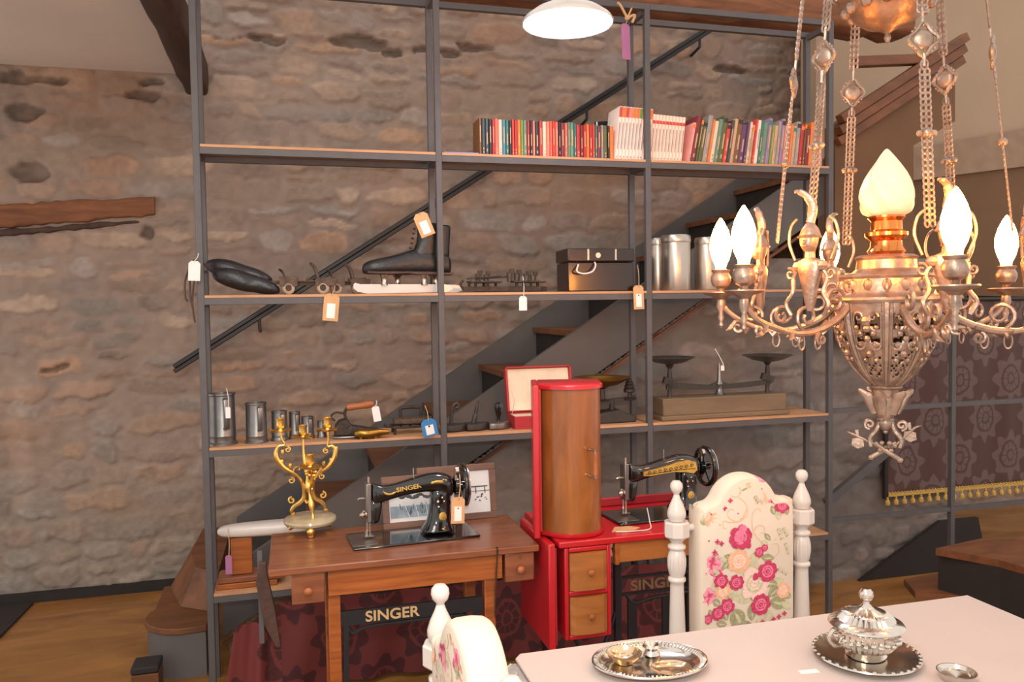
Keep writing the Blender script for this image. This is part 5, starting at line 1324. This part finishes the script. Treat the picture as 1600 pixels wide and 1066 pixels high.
olathe([(.70, 0), (.80, .002), (.95, .013), (1.0, .014), (1.0, .017), (.95, .0175), (.84, .010), (.76, .005), (.0, .004)], 'tray', M['silver'], tr, 120)
b = MB()
for k in range(84):
    a = 2*PI*k/84; c_, s_ = math.cos(a), math.sin(a)
    b.tube([(wx*.90*c_, wy*.90*s_, .0125), (wx*.95*c_, wy*.95*s_, .0175), (wx*1.0*c_, wy*1.0*s_, .016)], .0026, 6)
b.tube([(wx*1.01*math.cos(2*PI*k/90), wy*1.01*math.sin(2*PI*k/90), .0165) for k in range(90)], .0028, 8, closed=True)
b.build('gadroon_rim', M['silver'], tr)
def dish(px, py, r, h, label, m, prof=None, y_=None, zz=.0058, sy=1):
    p = atz(px, py, DZ+zz)
    o = MB().lathe(prof or [(r*.45, 0), (r*.5, .002), (r*.85, h*.6), (r, h), (r*.97, h), (r*.8, h*.55), (r*.4, .005), (.001, .004)], n=36, caps=False, sy=sy).build('small_dish', m)
    o.location = (p.x, p.y, DZ+zz); return tag(o, label, 'dish')
M['glassy'] = mat('amber_tinted_silver', (226, 200, 164), .14, .9)  # silver with an amber base tint
dish(975, 1036, .037, .022, 'round shallow silver dish at the left on the oval tray', M['glassy'])
dish(1018, 1024, .022, .022, 'crumpled little silver cup behind the round dish on the oval tray', M['silver'], [(.008, 0), (.018, .004), (.012, .012), (.019, .02), (.015, .024), (.001, .01)])
dish(1048, 1052, .042, .012, 'oval silver dish at the right on the oval tray', M['glassy'], sy=.8)

# lidded tureen on its plate
p = atz(1353, 1030, DZ)
pl_ = MB().lathe([(.05, 0), (.056, .003), (.078, .010), (.083, .013), (.082, .016), (.072, .013), (.052, .007), (.001, .006)], n=72).build('round_plate', M['silver'])
pl_.location = (p.x, p.y, DZ+.0006); tag(pl_, 'round embossed silver plate under the lidded bowl', 'plate'); pl_.scale = (1.28, 1.28, 1)
tu = thing('tureen', 'silver lidded bowl with embossed sides and knob on the dining table', 'bowl', (p.x, p.y, DZ+.0084)); tu.scale = (1.26, 1.26, 1.10)
b = MB(); b.lathe([(.030, 0), (.032, .004), (.026, .010), (.040, .018), (.049, .030), (.050, .040), (.046, .050), (.048, .056), (.050, .058)], n=60, flute=(4, 5)); b.build('bowl', M['silver'], tu)
b = MB(); b.lathe([(.057, .0585), (.059, .061), (.057, .064), (.046, .070), (.040, .078), (.038, .080), (.028, .085), (.014, .090), (.009, .094), (.006, .098)], n=60, flute=(3, 6)); lid = b.build('lid', M['silver'], tu)
MB().lathe([(.006, .0965), (.005, .103), (.009, .106), (.0115, .114), (.011, .121), (.006, .127), (.001, .128)], n=20, flute=(2, 4)).build('knob', M['silver'], lid)
for s_ in (-1, 1):
    MB().tube(spline([(s_*.048, 0, .050), (s_*.062, 0, .056), (s_*.070, 0, .042), (s_*.060, 0, .026), (s_*.047, 0, .026)]), .0035, 8).build('handle', M['silver'], tu)
b = MB()
for k in range(28):
    a = 2*PI*k/28; b.ball((.0495*math.cos(a), .0495*math.sin(a), .036+.003*(k % 2)), .005, 8)
b.build('embossing', M['silver'], tu)
b = MB()
for k in range(36):
    a = 2*PI*k/36; b.ball((.0795*math.cos(a), .0795*math.sin(a), .0), .0032, 6)
bb = b.build('beaded_rim', M['silver'], pl_); bb.location = (0, 0, .0155)
p = atz(1492, 1062, DZ)
o = MB().lathe([(.026, 0), (.028, .003), (.034, .014), (.036, .018), (.034, .018), (.030, .010), (.001, .005)], n=40, caps=False).build('small_dish', M['silver']); o.location = (p.x, p.y-.004, DZ+.0006)
tag(o, 'small round silver dish at the bottom right of the table', 'dish')
p = atz(1262, 1050, DZ)
o = MB().prism([(-.02, -.008), (.02, -.012), (.022, .004), (-.018, .008)], 0, .001, 'xy').build('paper_tag', M['paper']); o.location = (p.x, p.y, DZ+.0006)
tag(o, 'small white paper tag lying left of the silver plate', 'tag')

# ------------------------------------------------------------------ chandelier
ch = thing('chandelier', 'ornate silvery bronze chandelier with lit flame bulbs, helmeted busts and a central glass flame', 'chandelier', CH_POS, -YAW-.42)
CM = M['chand']
# openwork bowl
prof = [(.116, 0), (.114, -.02), (.111, -.045), (.106, -.07), (.099, -.095), (.089, -.12), (.076, -.145), (.060, -.168), (.044, -.186), (.032, -.197)]
pr2 = [(p.x, p.z) for p in spline([(a, 0, b_) for a, b_ in prof], 4)]
n = 96; b = MB(); vs = []; fs = []
for k, (r, z) in enumerate(pr2):
    for i in range(n): a = 2*PI*i/n; vs.append((r*math.cos(a), r*math.sin(a), z))
for k in range(len(pr2)-1):
    for i in range(n):
        u = (i % 12)-5.5; v = k-len(pr2)*.30
        hole = False
        if 4 < k < 17 and abs(u) < 4.2:
            q = (abs(u)-2.6)**2/2.2+((k-8)/2.6)**2
            hole = q < 1 or (abs(u) < 1.6 and 12 <= k <= 14) or (abs(abs(u)-2.5) < 1.2 and k in (14, 15))
        if 18 < k < 30 and abs(u) < 4: hole = ((i+k) % 5 == 0) or ((i-k) % 5 == 0 and k % 2 == 0)
        if hole: continue
        j = (i+1) % n; fs.append((k*n+i, k*n+j, (k+1)*n+j, (k+1)*n+i))
o = b.add(vs, fs).build('openwork_bowl', CM, ch)
sm = o.modifiers.new('solid', 'SOLIDIFY'); sm.thickness = .004
b = MB()
for k in range(8):
    a = 2*PI*k/8; pts = [(r*1.015*math.cos(a), r*1.015*math.sin(a), z) for r, z in pr2]; b.tube(pts, [.008-.005*i/len(pts) for i in range(len(pts))], 6, flat=.6)
    for s_ in (-.10, .10): b.tube([(r*1.01*math.cos(a+s_), r*1.01*math.sin(a+s_), z) for r, z in pr2], .0022, 5)
    a2 = a+PI/8; c_, s2 = math.cos(a2), math.sin(a2); tx = Vector((-s2, c_, 0)); nr = Vector((c_, s2, 0))
    for (u, z, r_) in ((0, -.045, .013), (0, -.062, .010), (-.014, -.074, .007), (.014, -.074, .007), (0, -.085, .008), (-.022, -.06, .006), (.022, -.06, .006), (0, -.12, .009), (-.012, -.135, .006), (.012, -.135, .006)):
        rr = np.interp(-z, [-q[1] for q in pr2], [q[0] for q in pr2]); b.ball(nr*rr+tx*u+Vector((0, 0, z)), r_, 8)
    for sg in (-1, 1):
        rr = .112; b.tube(scroll(nr*rr+tx*(.016*sg)+Vector((0, 0, -.036)), .012, 0, 1.1, tx*sg, (0, 0, 1)), .003, 5)
        rr = .096; b.tube(scroll(nr*rr+tx*(.016*sg)+Vector((0, 0, -.100)), .012, 0, -1.1, tx*sg, (0, 0, 1)), .003, 5)
b.build('bowl_relief', CM, ch)
b = MB(); b.lathe([(.108, -.006), (.122, -.004), (.125, .002), (.122, .008), (.112, .012), (.104, .020), (.100, .050), (.104, .056), (.098, .062), (.075, .066), (.066, .074), (.064, .094), (.070, .100), (.060, .106)], n=60); b.build('collar', CM, ch)
b = MB()
for k in range(16):
    a = 2*PI*k/16; b.ball((.100*math.cos(a), .100*math.sin(a), .036), .011, 8, sz=1.3)
for k in range(8):
    a = 2*PI*k/8; b.tube(scroll((.116*math.cos(a), .116*math.sin(a), .03), .018, -1, 1.2, (math.cos(a), math.sin(a), 0)), .0035, 6)
b.build('collar_ornament', CM, ch)
MB().lathe([(.036, .1065), (.043, .114), (.036, .124), (.034, .138), (.047, .150), (.047, .158), (.035, .164), (.034, .184), (.041, .192), (.040, .196)], n=40).build('lamp_holder', M['copper'], ch)
# glass flame, swirled
vs = []; n = 48; P_ = [(.036, .197), (.050, .205), (.058, .222), (.059, .240), (.054, .262), (.044, .288), (.032, .310), (.018, .332), (.006, .348), (.001, .352)]
P_ = [(p.x, p.z) for p in spline([(a, 0, c) for a, c in P_], 4)]; b = MB(); fs = []
for k, (r, z) in enumerate(P_):
    for i in range(n):
        a = 2*PI*i/n; tw = k*.055; rr = max(.0008, r)*(1+.07*math.cos(6*(a+tw))); vs.append((rr*math.cos(a), rr*math.sin(a), z))
for k in range(len(P_)-1):
    for i in range(n): j = (i+1) % n; fs.append((k*n+i, k*n+j, (k+1)*n+j, (k+1)*n+i))
b.add(vs, fs).build('glass_flame', M['glass'], ch)
# neck, leaf cup, finial
MB().lathe([(.031, -.197), (.036, -.203), (.030, -.208), (.027, -.222), (.032, -.226), (.030, -.245), (.020, -.268), (.016, -.276), (.020, -.280)], n=30).build('neck', CM, ch)
b = MB()
for k in range(6):
    a = 2*PI*k/6+.2; c_, s_ = math.cos(a), math.sin(a); b.tube([(c_*r, s_*r, z) for r, z in [(.022, -.265), (.030, -.24), (.040, -.222), (.056, -.212), (.060, -.208)]], [.009, .014, .012, .007, .002], 8, flat=.5)
b.build('leaf_cup', CM, ch)
b = MB(); b.ball((0, 0, -.288), .016, 14, sz=1.2); b.ball((0, 0, -.308), .006, 10)
for sg in (-1, 1):
    b.tube(scroll((sg*.034, 0, -.292), .012, -PI/2, sg*1.3), .0045, 6)
    b.tube(spline([(sg*.012, 0, -.285), (sg*.020, 0, -.305), (sg*.034, 0, -.325), (sg*.030, 0, -.345)]), .006, 6)
    b.tube([(sg*-.030, sg*.006, -.372), (sg*.024, sg*.006, -.336)], .0055, 8); b.ball((sg*-.031, sg*.006, -.373), .007, 8)
    for (u, v_) in ((.0, -.345), (.012, -.352), (.020, -.340), (.008, -.335)): b.ball((sg*u, -.006, v_), .006, 8)
b.build('finial', CM, ch)
for sg, (hx, hz) in ((-1, (-.070, -.318)), (1, (.062, -.296))):
    b = MB(); b.tube([(sg*.020, 0, -.342), (hx, 0, hz)], .003, 8); b.tube([(hx, 0, hz), (hx+sg*.014, 0, hz+.006)], [.003, .0004], 6)
    Mx = Matrix.Translation((hx-sg*.010, 0, hz-.006)); b.prism([(-.012, -.004), (0, -.002), (.012, -.006), (.014, -.022), (.0, -.028), (-.014, -.020)], -.002, .002, M=Mx); b.prism([(-.003, .0), (.003, 0), (.001, .018), (-.006, .016)], -.002, .002, M=Mx)
    b.build('halberd', CM, ch, smooth=False)

def arm(ang, rad):
    a = R(ang); u = Vector((math.cos(a), math.sin(a), 0)); tv = Vector((-math.sin(a), math.cos(a), 0)); Z = Vector((0, 0, 1))
    def q(r, z, t=0): return u*r+Z*z+tv*t
    b = MB(); b.tube(spline([q(.09, .02), q(.13, -.03), q(.19, -.062), q(.26, -.070), q(rad-.05, -.045), q(rad-.01, -.015), q(rad, .012)]), [.0085]*18+[.0065]*19, 8)
    for r_, z_, R_, a0, tn in ((.15, .0, .030, 2.2, -1.3), (.23, -.035, .030, -1.2, 1.3), (.30, -.030, .024, 3.4, -1.2), (rad-.04, -.06, .017, 1.4, 1.2), (.19, -.085, .014, 1.2, -1.2)):
        b.tube(scroll(q(r_, z_), R_, a0, tn, u, Z), .0042, 6)
    for k in range(7):
        r_ = .13+.035*k; z_ = -.045-.02*math.sin(PI*k/6); b.tube([q(r_, z_), q(r_+.012, z_-.018, .010*(-1)**k), q(r_+.022, z_-.022+.02*(k % 2), .018*(-1)**k)], [.005, .006, .0012], 6, flat=.6)
    # link loops under the arm
    for r_ in (.20, .245): b.tube([q(r_+.008*math.cos(t), -.092+.016*math.sin(t)) for t in [2*PI*i/14 for i in range(14)]], .0022, 5, closed=True)
    o = b.build('arm', CM, ch)
    b = MB(); b.lathe([(.002, -.062), (.006, -.056), (.004, -.046), (.008, -.036), (.005, -.024), (.012, -.008), (.010, .008), (.020, .016), (.038, .021), (.043, .025), (.042, .028), (.022, .025), (.009, .030)], q(rad, 0), 28)
    b.build('saucer', CM, o)
    b = MB(); b.lathe([(.008, .030), (.010, .036), (.020, .042), (.0245, .054), (.0245, .064), (.019, .074), (.022, .078), (.023, .082), (.014, .083)], q(rad, 0), 28); b.build('candle_cup', CM, o)
    b = MB(); b.lathe([(.012, .0835), (.013, .092), (.021, .110), (.0265, .132), (.0255, .155), (.019, .178), (.010, .197), (.003, .208), (.001, .210)], q(rad, 0), 24); b.build('bulb', M['bulb'], o)
    return o
for ang, rad in ((-73, .385), (-135, .40), (-174, .375), (111, .39), (46, .40), (-12, .40)): arm(ang, rad)

def chain(ang):
    a = R(ang); u = Vector((math.cos(a), math.sin(a), 0)); tv = Vector((-math.sin(a), math.cos(a), 0)); Z = Vector((0, 0, 1))
    def q(z, t=0):
        k = (z-.15)/(.72-.15); return u*(.25-.06*k)+Z*z+tv*t
    b = MB(); z = .155; i = 0
    while z < .475:
        for s_ in (-1, 1): b.tube([q(z+.0075*math.sin(t), s_*.0052+.0048*math.cos(t)) for t in [2*PI*m/10 for m in range(10)]], .0023, 5, closed=True)
        z += .0125; i += 1
    b.tube([q(.478), q(.505)], .0035, 6); b.tube([q(.475+.010*math.sin(t)+.008, .007*math.cos(t)) for t in [2*PI*m/12 for m in range(12)]], .002, 5, closed=True)
    c = b.build('chain', CM, ch); b = MB()
    z = .60
    while z < .80:
        for s_ in (-1, 1): b.tube([q(z+.0085*math.sin(t), s_*.005+.005*math.cos(t)) for t in [2*PI*m/10 for m in range(10)]], .0025, 5, closed=True)
        z += .014
    b.tube([q(.565), q(.60)], .003, 6)
    b.build('upper_chain', CM, ch)
    b = MB(); cc = q(.34); b.ball(cc, .010, 10); b.ball(cc+tv*.014, .007, 8); b.ball(cc-tv*.014, .007, 8); b.build('clasp', CM, c)
    b = MB(); cc = q(.535)
    rr = [(.0001, -.008), (.010, -.007), (.016, -.005), (.019, -.003), (.021, 0), (.019, .003), (.010, .007), (.0001, .008)]
    b.lathe(rr, cc, 24, ax=u)
    pts = []
    for k in range(24):
        t = 2*PI*k/24; R2 = .021+.009*abs(math.cos(2*t))**3; pts.append(cc+tv*(R2*math.cos(t))+Z*(R2*1.15*math.sin(t)))
    b.tube(pts, .0042, 6, closed=True)
    for k in range(20):
        t = 2*PI*k/20; b.ball(cc+tv*(.027*math.cos(t))+Z*(.029*math.sin(t)), .0032, 6)
    b.build('medallion', CM, c)
for ang in (-72, -128, 172, 112, 52, -8): chain(ang)

def bust(ang):
    a = R(ang); u = Vector((math.cos(a), math.sin(a), 0)); tv = Vector((-math.sin(a), math.cos(a), 0)); Z = Vector((0, 0, 1))
    B = Matrix((tv, u, Z)).transposed()   # local x = tangent, y = outward, z = up
    c = u*.285
    def q(x, y, z): return c + B @ Vector((x, y, z))
    def sec(z, hx, hy, y=0, n=20, p=2.3):
        o_ = []
        for i in range(n):
            t = 2*PI*i/n; ca, sa = math.cos(t), math.sin(t)
            o_.append(q(hx*math.copysign(abs(ca)**(2/p), ca), y+hy*math.copysign(abs(sa)**(2/p), sa), z))
        return o_
    b = MB(); b.loft([sec(-.02, .006, .006), sec(.0, .012, .010), sec(.03, .018, .012), sec(.06, .026, .016), sec(.078, .030, .018), (sec(.088, .026, .015)), sec(.094, .011, .010), sec(.106, .0095, .010), sec(.112, .013, .015, .003), sec(.122, .0165, .019, .004), sec(.134, .018, .020, .003), sec(.146, .018, .019, 0), sec(.158, .012, .013), sec(.163, .003, .003)])
    b.ball(q(0, .024, .126), .0042, 8, sz=1.4)
    for s_ in (-1, 1): b.ball(q(s_*.0065, .021, .131), .0026, 6); b.ball(q(s_*.030, 0, .076), .012, 8)
    b.tube([q(-.006, .021, .1185), q(0, .0235, .118), q(.006, .021, .1185)], .0015, 6)
    o = b.build('bust', CM, ch)
    b = MB(); b.loft([sec(.136, .0225, .024, .001), sec(.139, .0235, .026, .002), sec(.142, .020, .022, 0), sec(.154, .017, .018, 0), sec(.166, .009, .010, 0), sec(.170, .003, .003)])
    b.tube(spline([q(0, .0, .168), q(.002, -.004, .185), q(.004, -.002, .205), q(-.004, .006, .225), q(-.020, .014, .236), q(-.028, .016, .235)]), [.009]*6+[.010]*6+[.009]*6+[.007]*6+[.004]*6+[.001], 8, flat=.6)
    b.build('helmet', CM, o)
    b = MB()
    for s_ in (-1, 1):
        b.tube(spline([q(s_*.030, 0, .07), q(s_*.042, .0, .05), q(s_*.038, .008, .02), q(s_*.052, .012, -.005), q(s_*.040, .01, -.03)]), .0045, 6)
        b.tube(scroll(q(s_*.05, .0, .06), .014, 2, s_*1.2, tv, Z), .003, 5)
        b.tube(spline([q(s_*.045, -.01, .09), q(s_*.060, -.01, .13), q(s_*.055, -.01, .165), q(s_*.040, -.01, .18)]), .003, 6)
    b.build('side_scrolls', CM, o)
for ang in (-68, -122, 178, 118, 58, -2): bust(ang)
# crown at the top
b = MB(); b.lathe([(.004, .595), (.008, .605), (.005, .615), (.020, .625), (.050, .635), (.070, .650), (.085, .672), (.100, .690), (.110, .70), (.105, .712), (.08, .725), (.05, .76), (.012, .79), (.010, .80)], n=48)
b.build('crown', CM, ch)
b = MB()
for k in range(6):
    a = R((-72, -128, 172, 112, 52, -8)[k]); c_, s_ = math.cos(a), math.sin(a)
    b.tube([(c_*.08, s_*.08, .68), (c_*.15, s_*.15, .74), (c_*.188, s_*.188, .79), (c_*.185, s_*.185, .81)], .007, 8)
for k in range(12):
    a = 2*PI*k/12; c_, s_ = math.cos(a), math.sin(a); b.ball((c_*.088, s_*.088, .672), .014, 8); b.tube([(c_*.10, s_*.10, .70), (c_*.118, s_*.118, .72), (c_*.115, s_*.115, .745)], [.010, .009, .002], 6)
b.build('crown_ornament', CM, ch)
MB().tube([(0, 0, .80), (0, 0, 1.45)], .008, 10).build('hanging_rod', CM, ch)
o = rough_beam('cross_beam', .4, 2.4, CH_POS.y-.09, CH_POS.y+.09, 2.96, 3.14, M['beam'], n=14, amp=.01, seed=30); tag(o, 'wooden ceiling beam that the chandelier hangs from, out of view', 'beam')

# ------------------------------------------------------------------ pendant lamp
p = at(887, 36, -.62)
t = thing('pendant_lamp', 'brightly lit white enamel pendant lamp in front of the top of the rack', 'lamp', p)
b = MB(); b.lathe([(.157, -.004), (.158, .0), (.150, .014), (.115, .040), (.070, .060), (.045, .085), (.040, .13), (.030, .15), (.028, .148), (.036, .125), (.042, .082), (.068, .056), (.112, .035), (.147, .010), (.154, -.003)], n=60, caps=False); b.build('shade', M['white'], t)
b = MB(); b.lathe([(.001, -.012), (.05, -.010), (.10, -.004), (.140, .004), (.141, .007), (.001, .012)], n=48); b.build('glowing_diffuser', M['pend'], t)
MB().tube([(0, 0, .15), (0, 0, .52)], .004, 8).build('cord', M['black'], t)
o = rough_beam('cross_beam', .1, 1.6, p.y-.08, p.y+.08, p.z+.52, p.z+.68, M['beam'], n=14, amp=.01, seed=31); tag(o, 'wooden ceiling beam that the white pendant lamp hangs from, out of view', 'beam')

# ------------------------------------------------------------------ tapestry with gold fringe
ty = .36
a, c = at(1381, 780, ty), at(1381, 470, ty)
tp = thing('fringed_hanging', 'dark damask wall hanging edged below with gold tasselled fringe, at the right', 'hanging', (a.x, ty, a.z))
Wt, Ht = 1.25, c.z-a.z
r = random.Random(3)
s_ = cloth_sheet('cloth', .0, Wt, .02, Ht, 0, M['damask_grey'], 5, .008, 0, 60, 12, 9); s_.parent = tp
MB().box(-.004, .018, -.012, .010, .0, Ht).build('border', M['dark'], tp, bevel=.003)
MB().box(.018, Wt, -.016, -.011, .012, .034).build('braid', M['trim'], tp, bevel=.002)
b = MB()
for k in range(62): b.ball((.02+k*.02, -.0165, .034), .0055, 6)
b.build('braid_edge', M['trim'], tp)
for k in range(22):
    x = .012+k*.054
    MB().lathe([(.004, .012), (.007, .006), (.005, .0), (.011, -.008), (.014, -.020), (.012, -.030), (.004, -.034)], (x, -.014, 0), 12).build('tassel', M['trim'], tp)
MB().tube([(-.02, 0, Ht), (Wt+.02, 0, Ht)], .012, 8).build('hanging_pole', M['rail'], tp)
for x in (.3, 1.1): MB().tube([(x, .0, Ht), (x, WY-ty+.0, Ht+.03)], .008, 8).build('wall_bracket', M['rail'], tp)
# dark mat at the wall, far left
q = [atz(px, py, .012) for px, py in ((-60, 932), (52, 941), (2, 992), (-60, 1040))]
o = MB().prism([(v.x, v.y) for v in q], 0.0005, .012, 'xy').build('floor_mat', M['dark'], smooth=False); tag(o, 'black mat on the floor at the far left against the wall', 'mat')
